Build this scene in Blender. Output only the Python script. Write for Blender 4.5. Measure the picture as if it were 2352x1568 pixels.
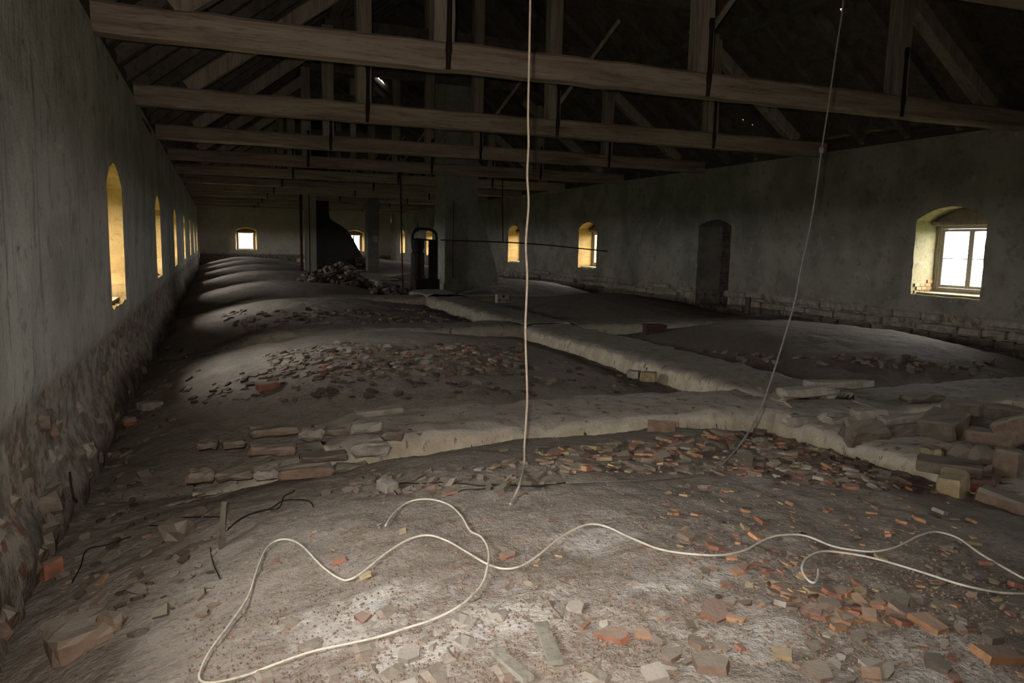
import bpy, bmesh, math, random
import numpy as np
from mathutils import Vector, Matrix, Euler
from mathutils.geometry import delaunay_2d_cdt

for o in list(bpy.data.objects): bpy.data.objects.remove(o)
S = bpy.context.scene
COL = S.collection
rnd = random.Random(7)

# ------------------------------------------------------------------ camera
FPX, YAW, PITCH, ROLL = 1747.0, .3719, .1271, .0195
def cam_axes():
    cy, sy = math.cos(YAW), math.sin(YAW)
    f = Vector((sy, cy, 0)); r = Vector((cy, -sy, 0)); u = Vector((0, 0, 1))
    cp, sp = math.cos(PITCH), math.sin(PITCH)
    f2 = f*cp - u*sp; u2 = u*cp + f*sp
    cr, sr = math.cos(ROLL), math.sin(ROLL)
    return r*cr + u2*sr, u2*cr - r*sr, f2
AR, AU, AF = cam_axes()
cd = bpy.data.cameras.new('camera'); cam = bpy.data.objects.new('camera', cd); COL.objects.link(cam)
cd.sensor_width = 36; cd.lens = FPX*36/2352; cd.clip_start = .05; cd.clip_end = 400
cam.matrix_world = Matrix(((AR.x, AU.x, -AF.x, 0), (AR.y, AU.y, -AF.y, 0), (AR.z, AU.z, -AF.z, 0), (0, 0, 0, 1)))
S.camera = cam
# ------------------------------------------------------------------ world, light, exposure
S.view_settings.view_transform = 'Standard'; S.view_settings.look = 'None'
S.view_settings.gamma = 1; S.view_settings.use_curve_mapping = False
S.view_settings.exposure = 0.0
SKY = 34.0
W = bpy.data.worlds.new('overcast_sky'); S.world = W; W.use_nodes = True
bg = W.node_tree.nodes['Background']; bg.inputs[0].default_value = (1, .975, .93, 1); bg.inputs[1].default_value = SKY
# flash of the camera the photograph was taken with (its backscatter on dust shows in the photo)
fl = bpy.data.lights.new('camera_flash', 'SPOT'); flo = bpy.data.objects.new('camera_flash', fl); COL.objects.link(flo)
fl.energy = 430; fl.color = (1, .90, .80); fl.spot_size = math.radians(104); fl.spot_blend = 1.0; fl.shadow_soft_size = .02
flo.matrix_world = Matrix.Translation(AR*-.05 + AU*.06) @ (cam.matrix_world.to_3x3() @ Euler((math.radians(-1), math.radians(5), 0)).to_matrix()).to_4x4()
cy = S.cycles
cy.use_denoising = True; cy.max_bounces = 8; cy.diffuse_bounces = 5; cy.glossy_bounces = 2
cy.transparent_max_bounces = 8; cy.sample_clamp_indirect = 4; cy.caustics_reflective = False; cy.caustics_refractive = False

# ------------------------------------------------------------------ constants of the place
XL, XR = -1.0, 11.48
YB, YE = -7.4, 53.0
ZT = 1.9
BAY = 6.69; YC0 = 2.67
RIDX = 5.24; TAN = math.tan(math.radians(38))
def roof_z(x): return 1.98 + (RIDX - XL + .35 - abs(x - RIDX))*TAN

# ------------------------------------------------------------------ noise
def _hash(ix, iy, seed):
    n = (ix.astype(np.int64)*374761393 + iy.astype(np.int64)*668265263 + seed*974634777) & 0xffffffff
    n = ((n ^ (n >> 13))*1274126177) & 0xffffffff
    return ((n ^ (n >> 16)) & 0xffff)/65535.0
def vn(x, y, seed=0):
    x = np.asarray(x, float); y = np.asarray(y, float)
    ix = np.floor(x); iy = np.floor(y); fx = x-ix; fy = y-iy
    fx = fx*fx*(3-2*fx); fy = fy*fy*(3-2*fy)
    a = _hash(ix, iy, seed); b = _hash(ix+1, iy, seed); c = _hash(ix, iy+1, seed); d = _hash(ix+1, iy+1, seed)
    return (a*(1-fx)+b*fx)*(1-fy)+(c*(1-fx)+d*fx)*fy - .5
def fbm(x, y, octv=4, seed=0, g=.5):
    s = 0; a = 1
    for k in range(octv):
        s = s + a*vn(np.asarray(x)*2**k, np.asarray(y)*2**k, seed+k*17); a *= g
    return s
def sstep(a, b, x):
    t = np.clip((x-a)/(b-a), 0, 1); return t*t*(3-2*t)

# ------------------------------------------------------------------ floor height
def floor_z(x, y, detail=True):
    x = np.asarray(x, float); y = np.asarray(y, float)
    k = np.floor((y - YC0)/BAY + .5)
    v = (y - (YC0 + BAY*k))/(BAY/2)                      # -1..1 in the bay
    rise = .0042*np.clip(y-6, 0, 60)
    # left bay
    u = np.where(x < 1.7, (1.7-x)/2.75, (x-1.7)/3.3)
    near = (k < .5)
    ed = -1.93 + .27*sstep(.4, 3.0, x)
    ed = ed - np.where(near & (x > 1.7), .04*np.clip(u, 0, 1), 0)
    dome = np.clip(1-np.clip(np.abs(u), 0, 1)**1.9, 0, 1)*np.clip(1-np.clip(np.abs(v), 0, 1)**2.6, 0, 1)**.85
    zl = ed + (-1.27-ed)*dome
    # right bay
    u = (x-8.9)/2.75
    dome = np.clip(1-np.clip(np.abs(u), 0, 1)**2.0, 0, 1)*np.clip(1-np.clip(np.abs(v), 0, 1)**2.4, 0, 1)**.9
    zr = -1.72 + .52*dome
    zr = np.where(near, -1.8+.45*dome, zr)
    z = np.where(x < 5.5, zl, zr) + rise
    if detail:
        z = z + .05*fbm(x*1.1, y*1.1, 3, 5) + .022*fbm(x*5, y*5, 3, 9)
        # loose dust and small knobs, only near the camera
        z = z + (y < 9)*.012*fbm(x*22, y*22, 2, 31)
    return z
_gx = np.arange(XL-.3, XR+.5, .05); _gy = np.arange(YB, YE+1, .05)
_G = floor_z(*np.meshgrid(_gx, _gy, indexing='ij'))
def fzv(x, y):
    fx = np.clip((x-_gx[0])/.05, 0, len(_gx)-2.001); fy = np.clip((y-_gy[0])/.05, 0, len(_gy)-2.001)
    i = fx.astype(int); j = fy.astype(int); fx = fx-i; fy = fy-j
    return (_G[i, j]*(1-fx)+_G[i+1, j]*fx)*(1-fy)+(_G[i, j+1]*(1-fx)+_G[i+1, j+1]*fx)*fy
_GL = _G.tolist()
def fz(x, y):
    fx = min(max((x-_gx[0])/.05, 0), len(_gx)-2.001); fy = min(max((y-_gy[0])/.05, 0), len(_gy)-2.001)
    i = int(fx); j = int(fy); fx -= i; fy -= j; a = _GL[i]; b = _GL[i+1]
    return (a[j]*(1-fx)+b[j]*fx)*(1-fy)+(a[j+1]*(1-fx)+b[j+1]*fx)*fy
def ray(px, py): return (AF + AR*((px-1176)/FPX) - AU*((py-784)/FPX))
def on_floor(px, py, lift=0.0):
    d = ray(px, py); t = 1.2
    while True:
        ts = t+np.arange(400)*.03
        hit = np.nonzero(ts*d.z <= fzv(ts*d.x, ts*d.y)+lift)[0]
        if len(hit): lo, hi = ts[hit[0]]-.03, ts[hit[0]]; break
        t += 12
        if t > 70: lo = hi = 70; break
    for _ in range(6):
        m = (lo+hi)/2; p = d*float(m)
        if p.z <= fz(p.x, p.y)+lift: hi = m
        else: lo = m
    return d*float(hi)
def at_y(px, py, Y):
    d = ray(px, py); return d*(Y/d.y)

# ------------------------------------------------------------------ materials
class N:
    def __init__(s, name):
        s.m = bpy.data.materials.new(name); s.m.use_nodes = True
        s.t = s.m.node_tree; s.b = s.t.nodes['Principled BSDF']
        s.b.inputs['Specular IOR Level'].default_value = .25; s.b.inputs['Roughness'].default_value = .9
        s._pos = None
    def new(s, k, **kw):
        n = s.t.nodes.new(k)
        for a, b in kw.items(): setattr(n, a, b)
        return n
    def link(s, a, b): s.t.links.new(a, b)
    def put(s, sock, v):
        if isinstance(v, bpy.types.NodeSocket): s.link(v, sock)
        elif isinstance(v, tuple) and len(v) == 3 and sock.type == 'RGBA': sock.default_value = (*v, 1)
        else: sock.default_value = v
    def pos(s):
        if s._pos is None: s._pos = s.new('ShaderNodeNewGeometry')
        return s._pos.outputs['Position']
    def nrm_z(s):
        s.pos(); x = s.new('ShaderNodeSeparateXYZ'); s.link(s._pos.outputs['Normal'], x.inputs[0]); return x.outputs[2]
    def obj(s): return s.new('ShaderNodeTexCoord').outputs['Object']
    def rand(s): return s.new('ShaderNodeObjectInfo').outputs['Random']
    def scale(s, v, sc, off=None):
        n = s.new('ShaderNodeMapping'); s.link(v, n.inputs[0]); n.inputs['Scale'].default_value = sc
        if off is not None: s.put(n.inputs['Location'], off)
        return n.outputs[0]
    def noise(s, v, sc, det=4, rough=.6, dist=0):
        n = s.new('ShaderNodeTexNoise'); s.link(v, n.inputs['Vector'])
        n.inputs['Scale'].default_value = sc; n.inputs['Detail'].default_value = det
        n.inputs['Roughness'].default_value = rough; n.inputs['Distortion'].default_value = dist
        return n.outputs[0]
    def vor(s, v, sc, f='F1', out=0):
        n = s.new('ShaderNodeTexVoronoi', feature=f); s.link(v, n.inputs['Vector']); n.inputs['Scale'].default_value = sc
        return n.outputs[out]
    def rng(s, v, a, b, c=0., d=1.):
        n = s.new('ShaderNodeMapRange', interpolation_type='SMOOTHSTEP'); s.put(n.inputs[0], v)
        for i, q in enumerate((a, b, c, d)): n.inputs[i+1].default_value = q
        return n.outputs[0]
    def ma(s, op, a, b=0., c=0.):
        n = s.new('ShaderNodeMath', operation=op); s.put(n.inputs[0], a); s.put(n.inputs[1], b); s.put(n.inputs[2], c); return n.outputs[0]
    def mix(s, f, a, b, mode='MIX'):
        n = s.new('ShaderNodeMix', data_type='RGBA', blend_type=mode); s.put(n.inputs[0], f)
        s.put(n.inputs[6], a); s.put(n.inputs[7], b); return n.outputs[2]
    def sep(s, v, i):
        n = s.new('ShaderNodeSeparateXYZ'); s.link(v, n.inputs[0]); return n.outputs[i]
    def ramp(s, f, st):
        n = s.new('ShaderNodeValToRGB'); s.put(n.inputs[0], f); e = n.color_ramp.elements
        while len(e) < len(st): e.new(.5)
        for q, (p, c) in zip(e, st): q.position = p; q.color = (*c, 1)
        return n.outputs[0]
    def attr(s, nm): return s.new('ShaderNodeAttribute', attribute_name=nm).outputs['Fac']
    def fin(s, col, h=None, dist=.01, strength=1., rough=None):
        s.put(s.b.inputs['Base Color'], col)
        if h is not None:
            n = s.new('ShaderNodeBump'); n.inputs['Distance'].default_value = dist; n.inputs['Strength'].default_value = strength
            s.link(h, n.inputs['Height']); s.link(n.outputs[0], s.b.inputs['Normal'])
        if rough is not None: s.put(s.b.inputs['Roughness'], rough)
        return s.m

def m_floor():
    n = N('dusty_vault_floor'); p = n.pos()
    big = n.noise(p, .9, 5, .65); mid = n.noise(p, 6, 5, .7); fin_ = n.noise(p, 45, 4, .7); grit = n.vor(p, 75)
    stretch = n.noise(n.scale(p, (5, 14, 5)), 1.6, 5, .7, .6)
    c = n.ramp(big, [(.25, (.24, .20, .168)), (.45, (.32, .278, .24)), (.7, (.385, .345, .305))])
    c = n.mix(n.ma('MULTIPLY', n.rng(stretch, .46, .68), .6), c, (.17, .135, .11))
    c = n.mix(n.rng(mid, .56, .72), c, (.36, .315, .27))
    c = n.mix(n.ma('MULTIPLY', n.rng(grit, .16, .04), n.rng(fin_, .45, .6)), c, (.42, .36, .29))
    c = n.mix(n.ma('MULTIPLY', n.rng(n.noise(p, 28, 3), .6, .7), .55), c, (.15, .11, .085))
    c = n.mix(n.ma('MULTIPLY', n.rng(n.noise(p, 14, 3), .62, .72), .6), c, (.30, .13, .075))
    lime = n.attr('lime')
    lm = n.rng(n.ma('ADD', n.ma('MULTIPLY', lime, .75), n.ma('MULTIPLY', n.noise(p, 9, 6, .75), .9)), .66, .98)
    c = n.mix(n.ma('MULTIPLY', lm, .62), c, (.66, .64, .61))
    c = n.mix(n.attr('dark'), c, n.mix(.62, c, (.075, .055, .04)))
    h = n.ma('ADD', n.ma('MULTIPLY', mid, .9), n.ma('ADD', n.ma('MULTIPLY', fin_, .35), n.ma('MULTIPLY', stretch, .35)))
    return n.fin(c, h, .035, .85)
def m_wall(name, a, b, dark, stone, edge=-.93, streak=True):
    n = N(name); p = n.pos(); z = n.sep(p, 2)
    big = n.noise(p, 1.1, 5, .65); mid = n.noise(p, 5, 5, .7); fine = n.noise(p, 40, 4, .7)
    st = n.noise(n.scale(p, (7, 7, .55)), 1.5, 5, .7, .3)
    c = n.mix(n.rng(big, .35, .62), a, b)
    if streak: c = n.mix(n.ma('MULTIPLY', n.rng(st, .55, .68), .65), c, dark); c = n.mix(n.ma('MULTIPLY', n.rng(n.noise(n.scale(p, (1, 11, 1.0)), 1.7, 6, .8, 1.2), .62, .67), .7), c, tuple(q*.6 for q in dark))
    c = n.mix(n.ma('MULTIPLY', n.rng(mid, .54, .66), .5), c, dark); c = n.mix(n.ma('MULTIPLY', n.rng(n.noise(p, 11, 5, .75, .8), .62, .68), .6), c, tuple(q*.6 for q in dark))
    c = n.mix(n.ma('MULTIPLY', n.rng(n.noise(p, 2.3, 6, .7, 1.2), .60, .68), .6), c, tuple(min(1, q*1.35) for q in b))
    low = n.rng(n.ma('ADD', z, n.ma('MULTIPLY', n.ma('SUBTRACT', mid, .5), .55)), edge+.05, edge-.07)
    sc = n.mix(n.rng(mid, .4, .62), stone, tuple(q*.45 for q in stone))
    sc = n.mix(n.rng(n.noise(p, 9, 4), .55, .66), sc, (.20, .11, .075))
    c = n.mix(low, c, sc)
    h = n.ma('ADD', n.ma('MULTIPLY', mid, .8), n.ma('ADD', n.ma('MULTIPLY', fine, .2), n.ma('MULTIPLY', st, .45)))
    return n.fin(c, h, .03, .8)
def m_simple(name, cols, sc=6, bump=.01, obj=False, rough=.9, grain=None, tint=0.):
    n = N(name); v = n.obj() if obj else n.pos()
    if obj: v = n.scale(v, (1, 1, 1), None)
    if grain:
        v2 = n.scale(v, grain)
    else: v2 = v
    a = n.noise(v2, sc, 6, .65, .4); b = n.noise(v2, sc*5, 4, .7)
    k = len(cols)
    c = n.ramp(a, [(.3+.4*i/(k-1), q) for i, q in enumerate(cols)])
    c = n.mix(n.ma('MULTIPLY', n.rng(b, .52, .66), .45), c, tuple(q*.5 for q in cols[0]))
    if tint: c = n.mix(n.rng(n.rand(), 0, 1, 0, tint), c, tuple(q*.4 for q in cols[0]))
    return n.fin(c, n.ma('ADD', a, n.ma('MULTIPLY', b, .4)), bump, .8, rough)
def m_dusted(name, side, top, amt=.85, sc=9):
    n = N(name); p = n.pos(); o = n.obj()
    a = n.noise(p, sc, 5, .7); b = n.noise(p, sc*6, 3, .7)
    s_ = n.mix(n.rng(a, .35, .65), side, tuple(q*.55 for q in side))
    s_ = n.mix(n.rng(n.rand(), 0, 1, 0, .5), s_, tuple(q*.5 for q in side))
    up = n.rng(n.ma('ADD', n.nrm_z(), n.ma('MULTIPLY', n.ma('SUBTRACT', a, .5), .7)), .35, .8)
    c = n.mix(n.ma('MULTIPLY', up, amt), s_, top)
    return n.fin(c, n.ma('ADD', a, n.ma('MULTIPLY', b, .4)), .008, .8)

M = {}
M['floor'] = m_floor()
M['wall_l'] = m_wall('streaked_grey_plaster', (.36, .345, .305), (.52, .50, .45), (.16, .148, .125), (.38, .335, .28))
M['wall_r'] = m_wall('blotched_brown_plaster', (.22, .205, .175), (.33, .305, .265), (.13, .115, .095), (.36, .33, .27), -1.02, False)
M['wall_e'] = m_wall('end_wall_plaster', (.38, .36, .29), (.46, .43, .36), (.24, .22, .17), (.20, .18, .15), -.95, False)
M['ochre'] = m_simple('ochre_limewash', [(.27, .16, .05), (.33, .21, .075), (.36, .26, .12)], 3, .015)
M['cream'] = m_simple('cream_limewash', [(.24, .19, .09), (.30, .265, .165), (.34, .31, .22)], 3, .015)
M['beam'] = m_simple('old_hewn_oak', [(.17, .12, .09), (.33, .26, .20), (.42, .35, .285)], 3.2, .02, grain=(.25, 2.2, 3.0))
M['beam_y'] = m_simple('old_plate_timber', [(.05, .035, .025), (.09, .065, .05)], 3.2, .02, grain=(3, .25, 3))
M['post'] = m_simple('old_post_timber', [(.17, .13, .10), (.30, .25, .20), (.36, .31, .26)], 3.2, .02, grain=(3, 3, .25))
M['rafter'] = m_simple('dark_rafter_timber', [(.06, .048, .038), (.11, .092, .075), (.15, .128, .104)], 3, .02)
M['tile'] = m_simple('sooty_roof_tiles', [(.055, .045, .036), (.10, .078, .06), (.135, .10, .078)], 5, .01)
M['iron'] = m_simple('dark_iron', [(.012, .009, .008), (.03, .018, .014)], 20, .004, rough=.7)
M['rust'] = m_simple('rusty_iron', [(.035, .014, .009), (.075, .028, .016)], 20, .004, rough=.8)
M['crate'] = m_simple('dark_stained_crate_wood', [(.05, .028, .02), (.09, .05, .036)], 8, .004)
M['frame'] = m_simple('weathered_grey_window_wood', [(.42, .38, .32), (.55, .51, .45)], 5, .006, grain=(3, 3, .6))
M['ridge'] = None
def m_ridge(nm='lime_plastered_low_wall', fs=1., ts=1.):
    n = N(nm); p = n.pos()
    mid = n.noise(p, 5, 5, .7); fine = n.noise(p, 38, 4, .7)
    st = n.noise(n.scale(p, (9, 9, .5)), 1.6, 4, .7, .2)
    cr = n.noise(n.scale(p, (14, 14, .35)), 1.3, 3, .6, .5)
    side = n.mix(n.rng(mid, .35, .6), (.60, .55, .43), (.46, .39, .29))
    side = n.mix(n.rng(st, .58, .7), side, (.20, .15, .11))
    side = n.mix(n.rng(cr, .66, .70), side, (.06, .045, .035))
    top = n.mix(n.rng(mid, .38, .62), (.42, .375, .32), (.54, .49, .42))
    top = n.mix(n.rng(n.noise(p, 11, 4), .58, .68), top, (.20, .155, .125))
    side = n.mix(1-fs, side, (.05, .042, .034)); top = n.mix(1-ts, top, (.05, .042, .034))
    up = n.rng(n.ma('ADD', n.nrm_z(), n.ma('MULTIPLY', n.ma('SUBTRACT', mid, .5), .5)), .45, .75)
    return n.fin(n.mix(up, side, top), n.ma('ADD', n.ma('MULTIPLY', mid, .8), n.ma('ADD', n.ma('MULTIPLY', fine, .25), n.ma('MULTIPLY', st, .3))), .03, .9)
M['ridge'] = m_ridge(); M['ridge_mid'] = m_ridge('shade_topped_low_wall', 1., .55); M['ridge_far'] = m_ridge('far_shaded_low_wall', .55, .42)  # mid and far copies: distance shade painted into top and face colour
DUST = (.26, .22, .185)
M['f_red'] = m_dusted('dusted_red_brick', (.42, .18, .115), (.30, .24, .20), .8)
M['f_orange'] = m_dusted('dusted_orange_tile', (.58, .30, .155), (.34, .28, .23), .7)
M['f_dust'] = m_dusted('grey_dusted_tile', (.30, .21, .155), (.31, .275, .23), .9)
M['f_ochre'] = m_dusted('ochre_tile', (.50, .39, .22), (.36, .31, .23), .6)
M['f_brown'] = m_dusted('brown_brick', (.22, .175, .135), (.28, .25, .205), .8)
M['f_pale'] = m_dusted('lime_crusted_brick', (.44, .39, .33), (.40, .37, .33), .7)
M['f_dark'] = m_dusted('dark_soiled_tile', (.10, .065, .05), (.15, .125, .105), .8)
M['wire_w'] = m_simple('grimy_white_cable_sheath', [(.55, .50, .40), (.68, .64, .55), (.74, .71, .65)], 4, .001, rough=.5)
M['rope'] = m_simple('pale_hemp_rope', [(.40, .31, .24), (.58, .48, .38)], 30, .003)
M['rope_d'] = m_simple('grey_wire_rope', [(.12, .115, .10), (.21, .20, .18)], 30, .003)
M['wire_d'] = m_simple('black_wire', [(.012, .011, .01), (.03, .028, .026)], 30, .002, rough=.6)
M['chim'] = m_simple('sooty_chimney_render', [(.20, .19, .165), (.30, .29, .25), (.36, .345, .30)], 2.2, .02)
M['chim2'] = m_simple('black_sooted_brick', [(.018, .016, .014), (.03, .027, .023)], 3, .02)
M['pil'] = m_simple('grey_pillar_render', [(.13, .12, .10), (.20, .19, .165)], 3, .015)
M['pil2'] = m_simple('pale_board', [(.25, .24, .20), (.36, .34, .29)], 3, .01, grain=(3, 3, .3))
M['earth'] = m_simple('grass_ground', [(.06, .08, .03), (.12, .14, .06)], .5, .05)
def m_bricks():
    n = N('bricked_up_niche'); p = n.pos()
    v = n.new('ShaderNodeCombineXYZ'); n.link(n.sep(p, 1), v.inputs[0]); n.link(n.sep(p, 2), v.inputs[1])
    t = n.new('ShaderNodeTexBrick'); n.link(v.outputs[0], t.inputs[0]); t.inputs['Scale'].default_value = 1
    t.inputs['Brick Width'].default_value = .30; t.inputs['Row Height'].default_value = .085; t.inputs['Mortar Size'].default_value = .010
    n.put(t.inputs['Color1'], (.085, .05, .036)); n.put(t.inputs['Color2'], (.05, .034, .028)); n.put(t.inputs['Mortar'], (.09, .08, .068))
    return n.fin(n.mix(n.rng(n.noise(p, 7), .4, .65), t.outputs[0], (.11, .09, .075)), t.outputs['Fac'], -.01)
M['bricks'] = m_bricks()
def m_glass():
    n = N('old_window_glass'); o = n.t.nodes['Material Output']
    tr = n.new('ShaderNodeBsdfTransparent'); tr.inputs[0].default_value = (.93, .95, .95, 1)
    gl = n.new('ShaderNodeBsdfGlossy'); gl.inputs['Roughness'].default_value = .08
    mx = n.new('ShaderNodeMixShader'); mx.inputs[0].default_value = .06
    n.link(tr.outputs[0], mx.inputs[1]); n.link(gl.outputs[0], mx.inputs[2]); n.link(mx.outputs[0], o.inputs[0])
    return n.m
M['glass'] = m_glass()

# ------------------------------------------------------------------ object helpers
def link(name, me, mat=None, parent=None, kind=None):
    o = bpy.data.objects.new(name, me); COL.objects.link(o)
    if mat is not None:
        me.materials.clear()
        for q in (mat if isinstance(mat, (list, tuple)) else [mat]): me.materials.append(M[q] if isinstance(q, str) else q)
    if parent is not None: o.parent = parent
    if kind: o['kind'] = kind
    return o
def pymesh(name, v, f, smooth=False):
    me = bpy.data.meshes.new(name); me.from_pydata([tuple(q) for q in v], [], [tuple(q) for q in f]); me.update()
    if smooth: me.polygons.foreach_set('use_smooth', [True]*len(me.polygons))
    return me
def gridmesh(name, P, smooth=True):
    """P: (n, m, 3) array"""
    n, m = P.shape[:2]
    i = np.arange(n*m).reshape(n, m)
    f = np.stack([i[:-1, :-1], i[1:, :-1], i[1:, 1:], i[:-1, 1:]], -1).reshape(-1, 4)
    me = bpy.data.meshes.new(name)
    me.vertices.add(n*m); me.vertices.foreach_set('co', P.reshape(-1).astype(np.float32))
    me.loops.add(f.size); me.loops.foreach_set('vertex_index', f.reshape(-1).astype(np.int32))
    me.polygons.add(len(f)); me.polygons.foreach_set('loop_start', np.arange(0, f.size, 4, dtype=np.int32))
    me.polygons.foreach_set('loop_total', np.full(len(f), 4, dtype=np.int32)); me.update(calc_edges=True)
    me.polygons.foreach_set('use_smooth', [smooth]*len(f))
    return me
def empty(name, loc=(0, 0, 0), parent=None, kind=None):
    o = bpy.data.objects.new(name, None); COL.objects.link(o); o.location = loc; o.empty_display_size = .2
    if parent is not None: o.parent = parent
    if kind: o['kind'] = kind
    return o
def tag(o, label, cat, group=None):
    o['label'] = label; o['category'] = cat
    if group: o['group'] = group
    return o
BOXF = [(0, 1, 3, 2), (4, 6, 7, 5), (0, 4, 5, 1), (2, 3, 7, 6), (0, 2, 6, 4), (1, 5, 7, 3)]
def boxmesh(x0, y0, z0, x1, y1, z1, name='box', bev=0.0):
    v = [(x, y, z) for x in (x0, x1) for y in (y0, y1) for z in (z0, z1)]
    if not bev: return pymesh(name, v, BOXF)
    bm = bmesh.new(); vs = [bm.verts.new(q) for q in v]
    for f in BOXF: bm.faces.new([vs[i] for i in f])
    bmesh.ops.bevel(bm, geom=bm.edges[:], offset=bev, segments=1, affect='EDGES')
    bmesh.ops.recalc_face_normals(bm, faces=bm.faces[:])
    me = bpy.data.meshes.new(name); bm.to_mesh(me); bm.free(); return me
def barmesh(a, b, w, h, name='bar', n=1, wob=0.0, seed=0, up=Vector((0, 0, 1)), bev=.0):
    """hewn timber from a to b, width w (side), height h (up); n segments with wobble; corners chamfered"""
    a = Vector(a); b = Vector(b); d = (b-a).normalized()
    s = d.cross(up).normalized() if abs(d.dot(up)) < .98 else Vector((1, 0, 0)); u = s.cross(d).normalized()
    r = random.Random(seed); V = []; F = []
    c = max(bev, .0)
    prof = [(-w/2+c, -h/2), (w/2-c, -h/2), (w/2, -h/2+c), (w/2, h/2-c), (w/2-c, h/2), (-w/2+c, h/2), (-w/2, h/2-c), (-w/2, -h/2+c)] if c else \
           [(-w/2, -h/2), (w/2, -h/2), (w/2, h/2), (-w/2, h/2)]
    m = len(prof)
    for i in range(n+1):
        p = a.lerp(b, i/n); ox, oy = r.uniform(-wob, wob), r.uniform(-wob, wob)
        for (x, y) in prof:
            V.append(p + s*(x+ox+r.uniform(-wob, wob)*.4) + u*(y+oy+r.uniform(-wob, wob)*.4))
    for i in range(n):
        for j in range(m):
            k = (j+1) % m; F.append((i*m+j, i*m+k, (i+1)*m+k, (i+1)*m+j))
    F.append(tuple(range(m))[::-1]); F.append(tuple(n*m+j for j in range(m)))
    me = pymesh(name, V, F); bm = bmesh.new(); bm.from_mesh(me); bmesh.ops.recalc_face_normals(bm, faces=bm.faces[:]); bm.to_mesh(me); bm.free()
    return me
def tubemesh(pts, rad, name='tube', seg=6, res=6, smooth=True, closed=False):
    """Catmull-Rom tube through pts; rad number or function of t"""
    P = [Vector(p) for p in pts]; Q = []
    if len(P) == 2 or res <= 1: Q = P
    else:
        E_ = [P[0]*2-P[1]] + P + [P[-1]*2-P[-2]]
        for i in range(1, len(E_)-2):
            p0, p1, p2, p3 = E_[i-1:i+3]
            for k in range(res):
                t = k/res
                Q.append(.5*((2*p1)+(p2-p0)*t+(2*p0-5*p1+4*p2-p3)*t*t+(3*p1-p0-3*p2+p3)*t**3))
        Q.append(P[-1])
    V = []; F = []; prev = None
    for i, p in enumerate(Q):
        d = (Q[min(i+1, len(Q)-1)]-Q[max(i-1, 0)]).normalized()
        if prev is None: s = d.orthogonal().normalized()
        else:
            s = (prev - d*prev.dot(d)); s = s.normalized() if s.length > 1e-6 else d.orthogonal().normalized()
        prev = s; u = d.cross(s)
        r = rad(i/(len(Q)-1)) if callable(rad) else rad
        for k in range(seg):
            a = 2*math.pi*k/seg; V.append(p + s*(r*math.cos(a)) + u*(r*math.sin(a)))
    for i in range(len(Q)-1):
        for k in range(seg):
            l = (k+1) % seg; F.append((i*seg+k, i*seg+l, (i+1)*seg+l, (i+1)*seg+k))
    F.append(tuple(range(seg))[::-1]); F.append(tuple((len(Q)-1)*seg+k for k in range(seg)))
    return pymesh(name, V, F, smooth)
def xf(me, mat): me.transform(mat); return me

# ------------------------------------------------------------------ ground outside
g = link('ground', gridmesh('ground', np.array([[(x, y, -6.2) for y in (-150, 200)] for x in (-150, 160)], float), False), 'earth', kind='structure')

# ------------------------------------------------------------------ floor
ys = [YB]
while ys[-1] < YE:
    y = ys[-1]; ys.append(y + (.12 if y < 1 else .026 if y < 6 else .05 if y < 14 else .11))
ys[-1] = YE+.3
xs = np.concatenate([np.arange(XL-.15, 5.6, .032), np.arange(5.6, XR+.2, .06)])
X, Y = np.meshgrid(xs, np.array(ys), indexing='ij')
Z = floor_z(X, Y)
me = gridmesh('floor', np.stack([X, Y, Z], -1))
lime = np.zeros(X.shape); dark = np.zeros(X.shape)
for px, py, rx, ry, a in [(1385, 1238, .22, .13, 1), (1310, 1225, .14, .08, .5), (1555, 1325, .20, .09, 1), (850, 1385, .30, .16, .9), (760, 1480, .3, .12, .55),
                          (1370, 1185, .18, .07, .6), (2190, 1520, .26, .10, 1), (2110, 1470, .2, .12, .7), (1720, 1470, .22, .10, .9), (620, 1450, .25, .12, .55),
                          (560, 1205, .3, .12, .4), (915, 1527, .05, .03, 1.3), (960, 1500, .35, .13, .5), (1795, 1236, .1, .05, .8), (1170, 1400, .3, .2, .35),
                          (700, 1290, .4, .25, .45), (300, 1560, .3, .1, .4), (2100, 1360, .15, .08, .4)]:
    p = on_floor(px, py)
    lime += .62*a*np.exp(-(((X-p.x)/rx)**2 + ((Y-p.y)/ry)**2))
lime += .35*sstep(3.2, 2.2, Y)*np.exp(-((X-1.3)/1.2)**2)
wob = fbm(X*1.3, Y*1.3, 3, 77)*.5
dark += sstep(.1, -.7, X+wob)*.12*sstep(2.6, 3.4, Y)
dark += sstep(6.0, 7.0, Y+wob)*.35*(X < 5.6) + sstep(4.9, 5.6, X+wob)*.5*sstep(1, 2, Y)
dark += .75*sstep(11.5, 14, Y+wob*2)*sstep(1.2, 3.0, X+wob*2)*(X < 6) + .4*sstep(6.2, 7, X)*sstep(5, 7, Y)  # far floor darkened as painted shade; stays pale near the left windows
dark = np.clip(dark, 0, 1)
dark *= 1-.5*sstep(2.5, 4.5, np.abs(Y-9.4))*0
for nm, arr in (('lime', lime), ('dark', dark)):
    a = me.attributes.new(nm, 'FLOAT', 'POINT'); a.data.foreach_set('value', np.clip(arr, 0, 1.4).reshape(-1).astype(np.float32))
FLOOR = link('floor', me, 'floor', kind='structure')

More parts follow.
